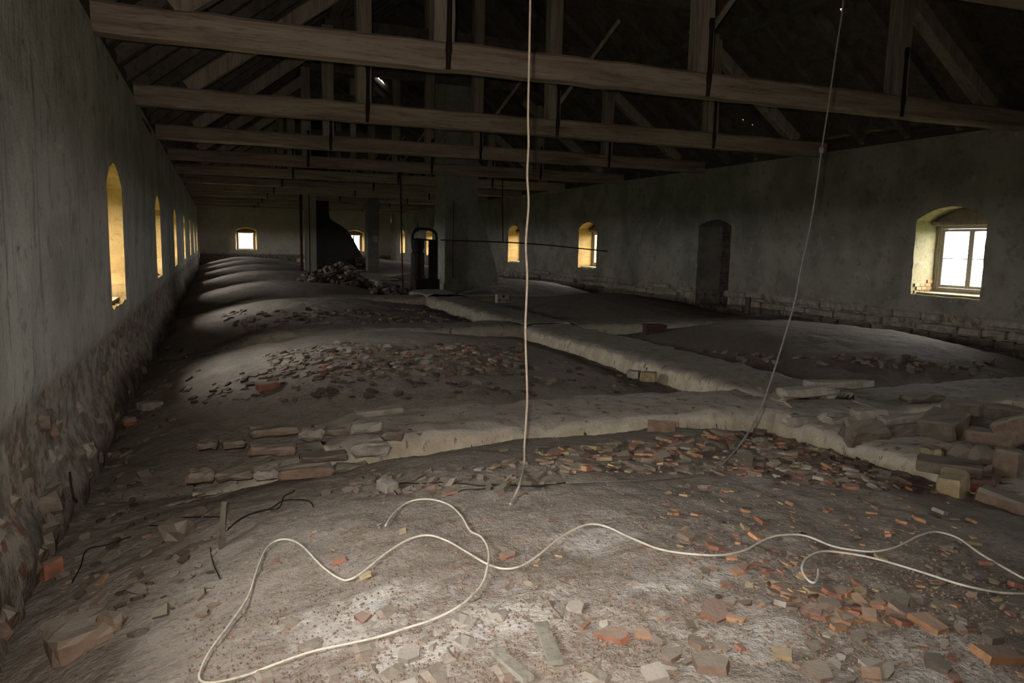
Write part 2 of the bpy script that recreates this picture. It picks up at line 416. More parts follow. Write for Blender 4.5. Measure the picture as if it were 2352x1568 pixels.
# ------------------------------------------------------------------ walls with openings
def arch_ring(cy_, z0, zs, zt, hw, n=11, jit=.0, seed=0):
    """opening outline (s, z), counter-clockwise, segmental arch top"""
    r = random.Random(seed); out = []
    nb = 8; ns = 12
    for i in range(nb): out.append((cy_-hw + 2*hw*i/nb, z0))
    for i in range(ns): out.append((cy_+hw, z0 + (zs-z0)*i/ns))
    rise = zt-zs; R = (hw*hw+rise*rise)/(2*rise); a0 = math.asin(min(1, hw/R))
    for i in range(n):
        a = a0 - 2*a0*i/(n-1); out.append((cy_ + R*math.sin(a), zt-R+R*math.cos(a)))
    for i in range(1, ns): out.append((cy_-hw, zs + (z0-zs)*i/ns))
    return [(a+r.uniform(-jit, jit), b+r.uniform(-jit, jit)) for a, b in out]
def inpoly(p, poly):
    x, y = p; c = False; j = len(poly)-1
    for i in range(len(poly)):
        xi, yi = poly[i]; xj, yj = poly[j]
        if (yi > y) != (yj > y) and x < (xj-xi)*(y-yi)/(yj-yi)+xi: c = not c
        j = i
    return c
def wall_mesh(name, outline, holes, step, disp, to3d):
    pts = list(outline); edges = []
    n0 = len(pts); edges += [(i, (i+1) % n0) for i in range(n0)]
    for h in holes:
        b = len(pts); pts += h; edges += [(b+i, b+(i+1) % len(h)) for i in range(len(h))]
    r = random.Random(3)
    s0 = min(p[0] for p in outline); s1 = max(p[0] for p in outline); z0 = min(p[1] for p in outline); z1 = max(p[1] for p in outline)
    boxes = [(min(p[0] for p in h)-.03, max(p[0] for p in h)+.03, min(p[1] for p in h)-.03, max(p[1] for p in h)+.03) for h in holes]
    s = s0+.05
    while s < s1-.05:
        d = step(s); z = z0+.05
        while z < z1-.04:
            a, b = s+r.uniform(-.25, .25)*d, z+r.uniform(-.25, .25)*d
            if not any(q[0] < a < q[1] and q[2] < b < q[3] for q in boxes) and (len(outline) == 4 or inpoly((a, b), outline)): pts.append((a, b))
            z += d
        s += d
    V, _, F, *_r = delaunay_2d_cdt([Vector(p) for p in pts], edges, [], 0, 1e-5)
    FF = []
    for f in F:
        c = (sum(V[i].x for i in f)/3, sum(V[i].y for i in f)/3)
        if len(outline) > 4 and not inpoly(c, outline): continue
        if any(q[0] < c[0] < q[1] and q[2] < c[1] < q[3] and inpoly(c, h) for q, h in zip(boxes, holes)): continue
        FF.append(tuple(f))
    A = np.array([(v.x, v.y) for v in V]); D = disp(A[:, 0], A[:, 1])
    return pymesh(name, [to3d(a[0], a[1], d) for a, d in zip(A, D)], FF, True)
WIN_Z0, WIN_ZS, WIN_ZT, HW = -.74, .56, .765, .66
def disp_wall(seed, edge, amp):
    def f(s, z):
        e = edge + .12*fbm(s*2.2, z*.5, 3, seed+5)
        low = sstep(.03, -.03, z-e)
        d = .012*fbm(s*3, z*3, 3, seed) + low*(.03 + amp*np.abs(fbm(s*4.5, z*8, 3, seed+9)) - amp*.3) + .035*fbm(s*.5, z*.7, 2, seed+3)
        bulge = sstep(-1.35, -1.75, z)*-.10*(1+fbm(s*2, z*2, 2, seed+20))   # rubble footing sticks out into the room
        ds = np.abs((s-YC0+BAY/2) % BAY - BAY/2); zl = np.full_like(s, -.80)
        if seed == 60:
            m_ = np.abs(s-15.85) < 1.6; ds = np.where(m_, np.abs(s-15.85), ds); zl = np.where(m_, -9, zl)
        q = np.maximum(ds-.68, zl-z)
        return (d + bulge)*sstep(.0, .16, q)
    return f
def side_windows(kmin): return [YC0 + BAY*k for k in range(kmin, 8)]
YWL = side_windows(-1); YWR = [y for y in side_windows(-1) if not 15 < y < 17]
stepf = lambda s: .11 if 2 < s < 16 else .2 if s < 30 else .35
holesL = [arch_ring(y, WIN_Z0, WIN_ZS-.02, WIN_ZT, HW, 13, .02, i) for i, y in enumerate(YWL)]
holesR = [arch_ring(y, WIN_Z0, WIN_ZS, WIN_ZT, HW, 13, .010 if i != 2 else .008, 40+i) for i, y in enumerate(YWR)]
NICHE = arch_ring(15.85, -1.42, .53, .70, .66, 13, .01, 99)
out4 = lambda: [(YB, -2.25), (YE, -2.25), (YE, ZT+.05), (YB, ZT+.05)]
wl = link('wall_left', wall_mesh('wall_left', out4(), holesL, stepf, disp_wall(1, -.93, .05), lambda s, z, d: (XL-d, s, z)), 'wall_l', kind='structure')
wr = link('wall_right', wall_mesh('wall_right', out4(), holesR+[NICHE], stepf, disp_wall(60, -1.03, .03), lambda s, z, d: (XR+d, s, z)), 'wall_r', kind='structure')
XE = [1.91, 8.95]
holesE = [arch_ring(x, WIN_Z0+.05, WIN_ZS, WIN_ZT-.02, .66, 13, .01, 70+i) for i, x in enumerate(XE)]
def gable(): return [(XL-.4, -2.25), (XR+.4, -2.25), (XR+.4, ZT+.05), (RIDX, roof_z(RIDX)+.1), (XL-.4, ZT+.05)]
we = link('wall_end', wall_mesh('wall_end', gable(), holesE, lambda s: .3, lambda s, z: .03*fbm(s, z, 3, 8), lambda s, z, d: (s, YE+d, z)), 'wall_e', kind='structure')
wb = link('wall_back', wall_mesh('wall_back', gable(), [], lambda s: .6, lambda s, z: .03*fbm(s, z, 3, 9), lambda s, z, d: (s, YB-d, z)), 'wall_e', kind='structure')

# ------------------------------------------------------------------ windows
DEP = .50
def make_window(idx, c, ring, to3, revmat, spl=1.0):
    """to3(s, z, depth) -> world, s runs along the wall"""
    root = empty('window_%d' % idx, to3(c, WIN_Z0, 0), kind='structure')
    inv = Vector(root.location)
    def P(s, z, d): return Vector(to3(s, z, d)) - inv
    fh = .61 if spl == 1 else .50; fx0, fx1, fz0, fz1 = c-fh, c+fh, -.66, .46 if spl == 1 else .42
    n = len(ring); V = []; F = []
    back = [(c+(s-c)*spl, (z if z > -.68 else -.69) if spl == 1 or z < 0 else z*(1-(1-spl)*.7)) for s, z in ring]
    for i, (s, z) in enumerate(ring): V.append(P(s, z, -.004))
    r = random.Random(idx)
    for i, (s, z) in enumerate(ring): V.append(P(s*.5+back[i][0]*.5+r.uniform(-.006, .006), z*.5+back[i][1]*.5+r.uniform(-.006, .006), DEP*.5))
    for s, z in back: V.append(P(s, z, DEP))
    for k in range(2):
        for i in range(n):
            j = (i+1) % n; F.append((k*n+i, k*n+j, (k+1)*n+j, (k+1)*n+i))
    # back plate round the rectangular light, then the outer jamb
    rect = [(fx0, fz0), (fx1, fz0), (fx1, fz1), (fx0, fz1)]
    pts = back+rect; ed = [(i, (i+1) % n) for i in range(n)]+[(n+i, n+(i+1) % 4) for i in range(4)]
    CV, _, CF, *_r = delaunay_2d_cdt([Vector(p) for p in pts], ed, [], 0, 1e-6)
    b = len(V)
    V += [P(v.x, v.y, DEP) for v in CV]
    for f in CF:
        q = (sum(CV[i].x for i in f)/3, sum(CV[i].y for i in f)/3)
        if inpoly(q, back) and not (fx0 < q[0] < fx1 and fz0 < q[1] < fz1): F.append(tuple(b+i for i in f))
    b = len(V)
    for d in (DEP, DEP+.22):
        V += [P(s, z, d) for s, z in rect]
    for i in range(4): F.append((b+i, b+(i+1) % 4, b+4+(i+1) % 4, b+4+i))
    link('reveal', pymesh('reveal', V, F), revmat, root)
    def bx(s0, z0, d0, s1, z1, d1, nm='bar'):
        a = P(s0, z0, d0); e = P(s1, z1, d1)
        return boxmesh(min(a.x, e.x), min(a.y, e.y), min(a.z, e.z), max(a.x, e.x), max(a.y, e.y), max(a.z, e.z), nm, .004)
    def joinb(lst):
        bm = bmesh.new()
        for m_ in lst: bm.from_mesh(m_)
        me_ = bpy.data.meshes.new('joined'); bm.to_mesh(me_); bm.free(); return me_
    # lintel board, sill
    link('lintel', bx(c-.655*spl, fz1+.01, DEP-.14, c+.655*spl, fz1+.075, DEP+.02), 'post', root)
    link('sill', bx(c-.60, -.735, .06, c+.60, -.70, DEP+.02), 'cream', root)
    t = .045
    link('frame', joinb([bx(fx0, fz0, DEP+.02, fx0+t, fz1, DEP+.10), bx(fx1-t, fz0, DEP+.02, fx1, fz1, DEP+.10),
                         bx(fx0+t, fz0, DEP+.02, fx1-t, fz0+t, DEP+.10), bx(fx0+t, fz1-t, DEP+.02, fx1-t, fz1, DEP+.10)]), 'frame', root)
    mid = c
    for s0, s1 in ((fx0+t, mid), (mid, fx1-t)):
        w = .045; z0, z1 = fz0+t+.003, fz1-t-.003; s0 += .003; s1 -= .003; zm = (z0+z1)/2
        sa = link('sash', joinb([bx(s0, z0, DEP+.03, s0+w, z1, DEP+.075), bx(s1-w, z0, DEP+.03, s1, z1, DEP+.075),
                                 bx(s0+w, z0, DEP+.03, s1-w, z0+w*1.1, DEP+.075), bx(s0+w, z1-w, DEP+.03, s1-w, z1, DEP+.075),
                                 bx(s0+w, zm-.008, DEP+.04, s1-w, zm+.008, DEP+.07)]), 'frame', root)
        for a, b_ in ((z0+w, zm), (zm, z1-w)):
            link('pane', pymesh('pane', [P(s0+w, a, DEP+.055), P(s1-w, a, DEP+.055), P(s1-w, b_, DEP+.055), P(s0+w, b_, DEP+.055)], [(0, 1, 2, 3)]), 'glass', sa)
    # sky portal in the opening (sampling aid of the renderer, it gives off no light)
    ld = bpy.data.lights.new('window_portal', 'AREA'); ld.shape = 'RECTANGLE'; ld.size = 1.15; ld.size_y = 1.2; ld.cycles.is_portal = True
    lo = bpy.data.objects.new('window_portal', ld); COL.objects.link(lo)
    c3 = Vector(to3(c, -.1, DEP+.23)); inn = (Vector(to3(c, -.1, 0))-c3).normalized()
    lo.location = c3; lo.rotation_euler = inn.to_track_quat('-Z', 'Z').to_euler()
    return root
wi = 1
for i, y in enumerate(YWL):
    make_window(wi, y, holesL[i], lambda s, z, d: (XL-d, s, z), 'ochre'); wi += 1
for i, y in enumerate(YWR):
    make_window(wi, y, holesR[i], lambda s, z, d: (XR+d, s, z), 'cream' if i == 2 else 'ochre'); wi += 1
wroot = bpy.data.objects['window_%d' % (wi-len(YWR)+2)]; WR2 = wroot
for i, x in enumerate(XE):
    make_window(wi, x, holesE[i], lambda s, z, d: (s, YE+d, z), 'ochre', .86); wi += 1
# bricks bared at the foot of the far reveal of the big right window (parts of it)
rq = random.Random(12)
for r_ in range(4):
    for c_ in range(3):
        if r_ == 3 and c_ < 2: continue
        me_ = bpy.data.meshes.new('brick'); bm = bmesh.new(); bmesh.ops.create_cube(bm, size=1)
        for v in bm.verts: v.co = Vector((v.co.x*.115, v.co.y*.03, v.co.z*.052))
        bm.to_mesh(me_); bm.free()
        o = link('brick', me_, 'f_ochre' if rq.random() < .5 else 'f_orange', WR2)
        o.location = Vector((XR+.12+c_*.125+(r_ % 2)*.05, YWR[2]+HW-.004, -.70+r_*.062))-WR2.location
# bricked-up niche in the right wall
root = empty('door_1', (XR, 15.85, -1.42), kind='structure')
n = len(NICHE); V = []; F = []
for d in (-.004, .72):
    V += [Vector((XR+d, s, z))-root.location for s, z in NICHE]
for i in range(n): F.append((i, (i+1) % n, n+(i+1) % n, n+i))
link('jamb', pymesh('jamb', V, F), 'wall_r', root)
link('brick_infill', pymesh('infill', V[n:], [tuple(range(n))]), 'bricks', root)

# ------------------------------------------------------------------ plinth stones along the right wall
def blob_brick(l, w, h, seed, rough=.12, cuts=2, bev=.18):
    """irregular brick / block, origin at its centre"""
    bm = bmesh.new(); bmesh.ops.create_cube(bm, size=1)
    for v in bm.verts: v.co = Vector((v.co.x*l, v.co.y*w, v.co.z*h))
    mn = min(l, w, h)
    bmesh.ops.bevel(bm, geom=bm.edges[:], offset=mn*bev, segments=1, affect='EDGES')
    if cuts:
        bmesh.ops.subdivide_edges(bm, edges=[e for e in bm.edges if e.calc_length() > mn*.9], cuts=cuts, use_grid_fill=True)
    r = random.Random(seed)
    for v in bm.verts: v.co += Vector((r.uniform(-1, 1), r.uniform(-1, 1), r.uniform(-1, 1)))*mn*rough
    me_ = bpy.data.meshes.new('brick'); bm.to_mesh(me_); bm.free(); return me_
stones = [blob_brick(1, .30, 1, k, .0, 0, .06) for k in range(1)]
def stone_mesh(l, h, seed):
    return blob_brick(l, .16, h, seed, .10, 2, .15)
pool = {}
for row, (z, h, out) in enumerate([(-1.10, .15, .00), (-1.27, .13, .045), (-1.42, .14, .02), (-1.57, .14, .10)]):
    y = 5.6 + .3*row
    while y < 28:
        l = rnd.choice([.34, .42, .6, .8]); key = (l, row, rnd.randrange(3))
        if not (15.05 < y+l/2 < 16.7 or rnd.random() < .12):
            if key not in pool:
                pool[key] = stone_mesh(h, h, 0) if 0 else blob_brick(.16, l*.96, h*.9, hash(key) % 999, .09, 2, .2)
                pool[key].materials.append(M['f_pale' if row < 2 else 'f_brown'])
            o = bpy.data.objects.new('brick', pool[key]); COL.objects.link(o); o.parent = wr
            o.location = (XR+.02-out+rnd.uniform(-.015, .015), y+l/2, z+rnd.uniform(-.012, .012)+.0042*max(0, y-9)); o.rotation_euler = (0, rnd.uniform(-.05, .05), rnd.uniform(-.02, .02))
        y += l
# rubble footing stones along the left wall
pool = [blob_brick(.16, l, .11, 300+i, .16, 2, .25) for i, l in enumerate((.16, .22, .28, .2))]
for q, m_ in zip(pool, ('f_brown', 'f_pale', 'f_brown', 'f_dust')): q.materials.append(M[m_])
for k in range(46):
    y = 2.6 + 9*(k/46)**1.3 + rnd.uniform(-.1, .1); z = rnd.choice([-1.12, -1.3, -1.45, -1.6, -1.75])+rnd.uniform(-.05, .05)
    o = bpy.data.objects.new('brick', rnd.choice(pool)); COL.objects.link(o); o.parent = wl
    o.location = (XL-.085+(.09 if z < -1.5 else 0), y, z); o.rotation_euler = (rnd.uniform(-.1, .1), rnd.uniform(-.2, .2), rnd.uniform(-.1, .1))

# ------------------------------------------------------------------ low cross walls and spine wall on the vaults
def ridge(x0, x1, y0, y1, zt, zb, seed, along='x', fall=None, name='low_wall', mt=None):
    """rubble wall with plastered faces, chipped top edge"""
    L = (x1-x0) if along == 'x' else (y1-y0); Wd = (y1-y0) if along == 'x' else (x1-x0)
    c0 = max(y0, 0); st = .045 if c0 < 7 else .09 if c0 < 16 else .22
    n = max(6, int(L/st))
    prof = []                                             # (across 0..1, height 0..1)
    for t in np.linspace(0, 1, 7): prof.append((0, t))
    for t in np.linspace(0, 1, 15)[1:-1]: prof.append((t, 1))
    for t in np.linspace(1, 0, 7): prof.append((1, t))
    prof = np.array(prof); m = len(prof)
    s = np.linspace(0, L, n)
    Sg, A = np.meshgrid(s, prof[:, 0], indexing='ij'); _, H = np.meshgrid(s, prof[:, 1], indexing='ij')
    zt_ = zt + .03*fbm(s*1.2+seed, s*0, 3, seed)
    if fall is not None: zt_ = zt_ - fall(s)
    ac = A*Wd; ac = ac + np.where(A < .01, -1, np.where(A > .99, 1, 0))*(.05*(1-H) + .02*fbm(Sg*6, H*3, 3, seed+2))
    edge = np.exp(-((np.minimum(A, 1-A))/.10)**2)
    zz = zb + (zt_[:, None]-zb)*H
    chip = np.clip(fbm(Sg*3.5, A*3, 3, seed+4)+.1, 0, 1)
    zz = zz - H**3*edge*(.02+.10*chip) + H*.03*fbm(Sg*5, A*Wd*5, 3, seed+6)
    ac = ac + np.where(A < .5, 1, -1)*edge*H**6*.035
    if along == 'x': Pm = np.stack([x0+Sg, y0+ac, zz], -1)
    else: Pm = np.stack([x0+ac, y0+Sg, zz], -1)
    if along == 'y': Pm = Pm[:, ::-1]
    me_ = gridmesh(name, Pm)
    bm = bmesh.new(); bm.from_mesh(me_); bmesh.ops.holes_fill(bm, edges=[e for e in bm.edges if e.is_boundary], sides=0)
    bmesh.ops.recalc_face_normals(bm, faces=bm.faces[:]); bm.to_mesh(me_); bm.free()
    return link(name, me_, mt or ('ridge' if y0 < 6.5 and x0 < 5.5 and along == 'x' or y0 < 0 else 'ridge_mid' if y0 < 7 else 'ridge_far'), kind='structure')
CY = [5.52 + BAY*k for k in range(-2, 8)]
for k, y in enumerate(CY):
    rz = .0042*max(0, y-6)
    if k == 2:
        low1 = ridge(.72, 5.05, y, y+1.05, -1.44, -2.0, 11, 'x', lambda s: .10*np.exp(-(s/.25)**2))
    elif y < 50:
        ridge(-.5 if k > 2 else XL, 5.05, y+.1, y+1.0, -1.43+rz, -2.1, 20+k, 'x', lambda s: .42*np.exp(-(s/.8)**2))
    if y < 50: ridge(6.0, XR+.05, y, y+.95, (-1.44 if k != 2 else -1.5)+rz, -2.0, 50+k, 'x', None)
# spine, in lengths between the cross walls
for k in range(-1, 8):
    y0 = 5.52+BAY*k - (.0); y1 = y0+BAY
    if y0 > 50: break
    y0 = max(y0, YB); y1 = min(y1, YE)
    rz = .0042*max(0, y0+3-6)
    if k == -1: sp0 = ridge(4.75, 5.95, -1.2, y1+.5, -1.50, -2.1, 90, 'y', lambda s: .10*sstep(4.2, 2.5, s))
    else: ridge(5.0, 6.05, y0-.02 if k else y0+.3, y1+.02, -1.41+rz+.012*k, -2.0, 91+k, 'y')

# ------------------------------------------------------------------ roof
HOLES = [('R', 9.99, 9.39, .035, .05), ('R', 14.8, 10.3, .05, .08), ('R', 14.04, 10.7, .03, .03), ('R', 13.9, 10.78, .03, .03), ('R', 14.49, 8.48, .012, .03)]
d = ray(868, 178); t = (1.98+(XR+.35)*TAN)/(d.z+TAN*d.x)    # tiny dormer light on the right slope
dp = d*t
roof = empty('roof', (RIDX, 20, ZT), kind='structure')
inv = Vector(roof.location)
def slope_mesh(side):
    sg = 1 if side == 'R' else -1
    V = []; F = []; r = random.Random(5+sg)
    half = XR+.75-RIDX; nC = 48; dx = half/nC
    ybase = np.arange(YB-.3, YE+.5, .24)
    for c in range(nC):
        xo0, xo1 = half-dx*c, half-dx*(c+1)           # lower, upper edge, distance from the ridge
        yb_ = list(ybase + (.12 if c % 2 else 0)); yb_[0] = ybase[0]-.2; yb_[-1] = ybase[-1]+.3
        holes = []
        for h in HOLES:
            if h[0] == side and xo1 <= abs(h[2]-RIDX) < xo0: holes.append((h[1]-h[3]/2, h[1]+h[3]/2, h[4]))
        if side == 'R' and abs((dp.x-RIDX)-(xo0+xo1)/2) < .19: holes.append((dp.y-.10, dp.y+.10, 9))
        for h in holes: yb_ = [q for q in yb_ if not h[0]-.01 < q < h[1]+.01]+[h[0], h[1]]
        yb_.sort()
        for j in range(len(yb_)-1):
            ya, yc = yb_[j], yb_[j+1]
            hh = next((h for h in holes if abs(h[0]-ya) < 1e-6 and abs(h[1]-yc) < 1e-6), None)
            dz = 0
            segs = [(0, 1)]
            if hh is not None:
                if hh[2] > 1: continue
                segs = [(hh[2]/.17, 1)]
            for a, e in segs:
                xa = xo0+(xo1-xo0)*a; xb = xo0+(xo1-xo0)*e
                za = roof_z(RIDX+xa)+dz-.05*(1-a)-.0; zb_ = roof_z(RIDX+xb)+dz-.05*(1-e)
                b = len(V)
                V += [(RIDX+sg*xa, ya, za), (RIDX+sg*xa, yc, za), (RIDX+sg*xb, yc, zb_), (RIDX+sg*xb, ya, zb_)]
                F.append((b, b+1, b+2, b+3))
                if a == 0:   # the butt of the course, sealing the step
                    V += [(RIDX+sg*xa, ya, za+.06), (RIDX+sg*xa, yc, za+.06)]; F.append((b, b+1, b+5, b+4))
    V = [(x-inv.x, y-inv.y, z-inv.z) for x, y, z in V]
    return pymesh('tile_course', V, F)
for sd in 'LR':
    o = link('roof_tile', slope_mesh(sd), 'tile', roof, kind='stuff')
rm = {}
for sg in (-1, 1):
    a = Vector((0, 0, roof_z(RIDX)-.14)); b = Vector((sg*(XR+.2-RIDX), 0, roof_z(XR+.2)-.14))
    me_ = barmesh(a, b, .12, .16, 'rafter', 1, up=Vector((0, 0, 1)))
    me_.materials.append(M['rafter'])
    k = 0; y = 8.2+.13-1.025*15
    while y < YE:
        if y > YB+.1:
            o = bpy.data.objects.new('rafter', me_); COL.objects.link(o); o.parent = roof; o.location = (RIDX-inv.x, y-inv.y, -inv.z)
        y += 1.025
    # wall plate and purlins
    xw = RIDX+sg*(XR-RIDX+.12)
    link('wall_plate', xf(barmesh((xw, YB, ZT+.07), (xw, YE, ZT+.07), .22, .30, 'plate', 40, .006, 3), Matrix.Translation(-inv)), 'beam_y', roof)
    for xp in (2.36, 8.9):
        if (xp-RIDX)*sg > 0:
            link('purlin', xf(barmesh((xp, YB, roof_z(xp)-.33), (xp, YE, roof_z(xp)-.33), .2, .2, 'purlin', 30, .01, 4), Matrix.Translation(-inv)), 'rafter', roof)

# ------------------------------------------------------------------ roof trusses
ORD = {3: 'nearest the camera, wide hewn tie beam lit brown along its face', 4: 'second from the camera, darker tie beam across the room', 5: 'third from the camera, its tie beam dim behind two brighter ones',
       6: 'fourth from the camera, above the small arched right-wall windows', 7: 'fifth from the camera, just before the near chimney carrying hanging rods', 8: 'sixth from the camera, behind the near chimney shaft',
       9: 'seventh from the camera, dark between the two chimneys', 10: 'eighth from the camera, dark, ahead of the far chimney', 11: 'ninth from the camera, dark, beside the grey far pillar',
       12: 'third from the far end wall, almost black', 13: 'second from the far end wall, almost black', 14: 'last one, close to the far end wall with windows',
       0: 'behind the camera, next to the back wall', 1: 'directly behind the camera', 2: 'above the near mound, out of which the pale rope hangs'}
strap_me = None
k = 0; y = 8.2-4.1*3
TR = []
while y < YE-1 and k < 15:
    nearq = k in (3, 4)
    root = empty('roof_truss', (RIDX, y+.13, 1.87))
    tag(root, 'timber roof truss ' + ORD[k], 'roof truss', 'timber roof trusses')
    T = Matrix.Translation(-Vector(root.location))
    sg_ = 40 if nearq else 12
    me_ = barmesh((XL-.3, y+.13, 2.01), (XR+.3, y+.13, 2.01), .26, .285, 'tie_beam', sg_, .009, k, bev=.03)
    link('tie_beam', xf(me_, T), 'beam', root)
    for i, xp in enumerate((2.36, 5.68, 8.92) if k <= 3 else (2.25, 5.51, 8.77)):
        top = roof_z(xp)-(.45 if i != 1 else .25)
        po = link('post', xf(barmesh((xp, y+.12, 2.14), (xp, y+.12, top), .23, .22, 'post', 8, .005, k*7+i, bev=.012), T), 'post', root)
        # iron strap up the post and under the tie beam, with a forged eye at the top
        sx = xp+(.05 if i == 0 else .06 if i == 1 else .02); yf = y-.008
        lst = [(sx, yf, 2.78), (sx-.004, yf, 2.5), (sx-.008, yf-.006, 2.16), (sx-.015, yf-.014, 2.0), (sx-.015, yf-.004, 1.855)]
        s_ = tubemesh(lst, lambda t: .027+.012*math.exp(-((t-.06)/.06)**2)+.01*math.exp(-((t-.62)/.12)**2), 'strap', 6, 5)
        link('iron_strap', xf(s_, T), 'iron', po)
    for sg in (-1, 1):
        a = (RIDX+sg*5.55, y+.13, 2.16); e = (RIDX+sg*3.05, y+.13, roof_z(RIDX+sg*3.3)-.62+.1)
        link('strut', xf(barmesh(a, e, .2, .22, 'strut', 6, .006, k+sg, bev=.02), T), 'post', root)
    link('brace', xf(barmesh((5.64, y+.13, 2.45), (6.75, y+.13, 3.95), .07, .06, 'brace', 2, .004, k), T), 'post', root)
    link('collar_beam', xf(barmesh((2.2, y+.13, 4.40), (9.05, y+.13, 4.40), .2, .22, 'collar', 8, .006, k), T), 'rafter', root)
    TR.append(root); y += 4.1; k += 1

# ------------------------------------------------------------------ chimneys, pillars, ironwork at mid distance
def loft(rings, name, cap=True):
    m = len(rings[0]); V = [p for r_ in rings for p in r_]; F = []
    for i in range(len(rings)-1):
        for j in range(m): F.append((i*m+j, i*m+(j+1) % m, (i+1)*m+(j+1) % m, (i+1)*m+j))
    if cap: F.append(tuple(range(m))[::-1]); F.append(tuple((len(rings)-1)*m+j for j in range(m)))
    return pymesh(name, V, F)
def rectring(x0, x1, y0, y1, z): return [(x0, y0, z), (x1, y0, z), (x1, y1, z), (x0, y1, z)]
t = tag(empty('chimney', (7.0, 22.6, -1.45)), 'broad grey rendered chimney with its right side sloping outward, behind the hanging rope', 'chimney')
R_ = []
for z, xr in [(-1.6, 8.15), (-1.15, 8.10), (-.6, 7.98), (0, 7.78), (.5, 7.62), (1.05, 7.42), (1.4, 7.40), (7.2, 7.40)]:
    R_.append([(x-7.0, y-22.6, z_+1.45) for x, y, z_ in rectring(6.38, xr, 22.0, 23.2, z)])
link('shaft', loft(R_, 'shaft'), 'chim', t)
bm_ = boxmesh(6.32-7, 21.94-22.6, -1.65+1.45, 8.2-7, 23.26-22.6, -1.18+1.45, 'footing', .02); link('footing', bm_, 'chim', t)
t = tag(empty('chimney', (5.6, 38.5, -1.3)), 'black sooted far chimney bellying out to the right, behind the brick heap', 'chimney')
R_ = []
for z, xr in [(-1.5, 7.0), (-1.24, 6.95), (-.77, 6.80), (-.24, 6.52), (.2, 6.28), (.49, 6.08), (.72, 5.80), (.90, 5.45), (1.05, 5.23), (1.3, 5.18), (7.4, 5.1)]:
    R_.append([(x-5.6, y-38.5, z_+1.3) for x, y, z_ in rectring(4.2, xr, 38.0, 39.2, z)])
link('shaft', loft(R_, 'shaft'), 'chim2', t)
for i in range(12):
    me_ = blob_brick(.3, .3, .16, 900+i, .1, 1, .2)
    o = link('brick', me_, 'f_dark', t); o.location = (6.6+i % 4*.14-5.6, 37.85+(i % 3)*.1-38.5, -1.15+(i//4)*.14+1.3)
t = tag(empty('pillar', (6.75, 35.2, -1.35)), 'square grey pillar right of the black far chimney, small box on its face', 'pillar')
link('shaft', boxmesh(-.27, -.27, -.25, .27, .27, 3.4, 'shaft', .02), 'pil', t)
link('junction_box', boxmesh(-.02, -.33, 1.32, .17, -.27, 1.62, 'box', .01), 'pil2', t)
t = tag(empty('pillar', (3.83, 34.6, -1.3)), 'pale double-board pillar left of the black far chimney', 'pillar')
for i, (a, b) in enumerate(((-.18, .02), (.06, .33))): link('board', boxmesh(a, -.08, -.25, b, .1, 3.4, 'board', .01), 'pil2', t)
link('batten', boxmesh(.02, -.03, -.25, .06, .06, 3.4), 'iron', t)
o = link('pipe', tubemesh([(3.50, 34.4, -1.45), (3.50, 34.4, 0), (3.50, 34.4, 1.95)], .06, 'pipe', 8, 3), 'rust')
tag(o, 'thin dark red pipe standing against the left edge of the pale double-board pillar', 'pipe')
# tie rods hung from the fifth truss
o = link('rod', tubemesh([at_y(1012, 551, 20.5), at_y(1155, 556, 20.5), at_y(1250, 562, 20.5), at_y(1395, 577, 20.5)], .018, 'rod', 5, 3), 'rust')
tag(o, 'long thin rusty rod running level, right of the black cylinder', 'rod')
o = link('rod', tubemesh([(7.63, 20.56, 1.86), (7.64, 20.53, .9), (7.66, 20.5, .07)], .018, 'rod', 5, 2), 'rust')
tag(o, 'short rod hanging from a beam to the level rod, right of the near chimney', 'rod')
o = link('rod', tubemesh([(4.70, 20.56, 1.86), (4.72, 20.52, .6), (4.76, 20.5, -1.35)], .022, 'rod', 5, 3), 'rust')
tag(o, 'upright rod from the beam to the ground, between grey pillar and dark pump', 'rod')
o = link('rod', tubemesh([at_y(1042, 462, 21.9), at_y(1040, 640, 21.9)], .012, 'rod', 5, 1), 'iron')
tag(o, 'hair-thin rod running down the face of the near grey chimney', 'rod')
# old pump-like cylinder with bent pipe
c = at_y(959, 640, 21.2); px = lambda x, y, Y=21.2: at_y(x, y, Y)
t = tag(empty('boiler', (c.x, 21.2, -1.25)), 'black upright iron cylinder with a bent pipe frame, left of the near chimney', 'boiler')
T = Matrix.Translation(-Vector(t.location))
def lathe(prof, cx, cy_, name, seg=14):
    return loft([[(cx+r*math.cos(2*math.pi*k/seg), cy_+r*math.sin(2*math.pi*k/seg), z) for k in range(seg)] for r, z in prof], name)
z_ = lambda y, Y=21.2: at_y(960, y, Y).z
link('drum', xf(lathe([(.20, -1.45), (.215, z_(632)), (.19, z_(628)), (.195, z_(582)), (.15, z_(577)), (.16, z_(574)), (.185, z_(570)), (.185, z_(551)), (.13, z_(547))], c.x, 21.2, 'drum'), T), 'iron', t)
link('pipe', xf(tubemesh([px(947, 560), px(948, 540), px(955, 528), px(968, 525), px(990, 528), px(1001, 536), px(1003, 552), px(1003, 600), px(1003, 655)], .038, 'pipe', 8, 5), T), 'iron', t)
link('side_rail', xf(boxmesh(px(986, 600).x, 21.15, -1.45, px(999, 600).x, 21.3, px(990, 551).z), T), 'iron', t)
link('crossbar', xf(barmesh(px(946, 549), px(1003, 552), .05, .04), T), 'iron', t)
link('spout', xf(tubemesh([px(959, 532), px(960, 520), px(959, 510)], lambda q: .028-.022*q, 'spout', 6, 3), T), 'iron', t)
link('base_block', xf(boxmesh(px(950, 650).x, 21.0, -1.6, px(1006, 650).x, 21.5, px(975, 640).z, 'b', .02), T), 'iron', t)

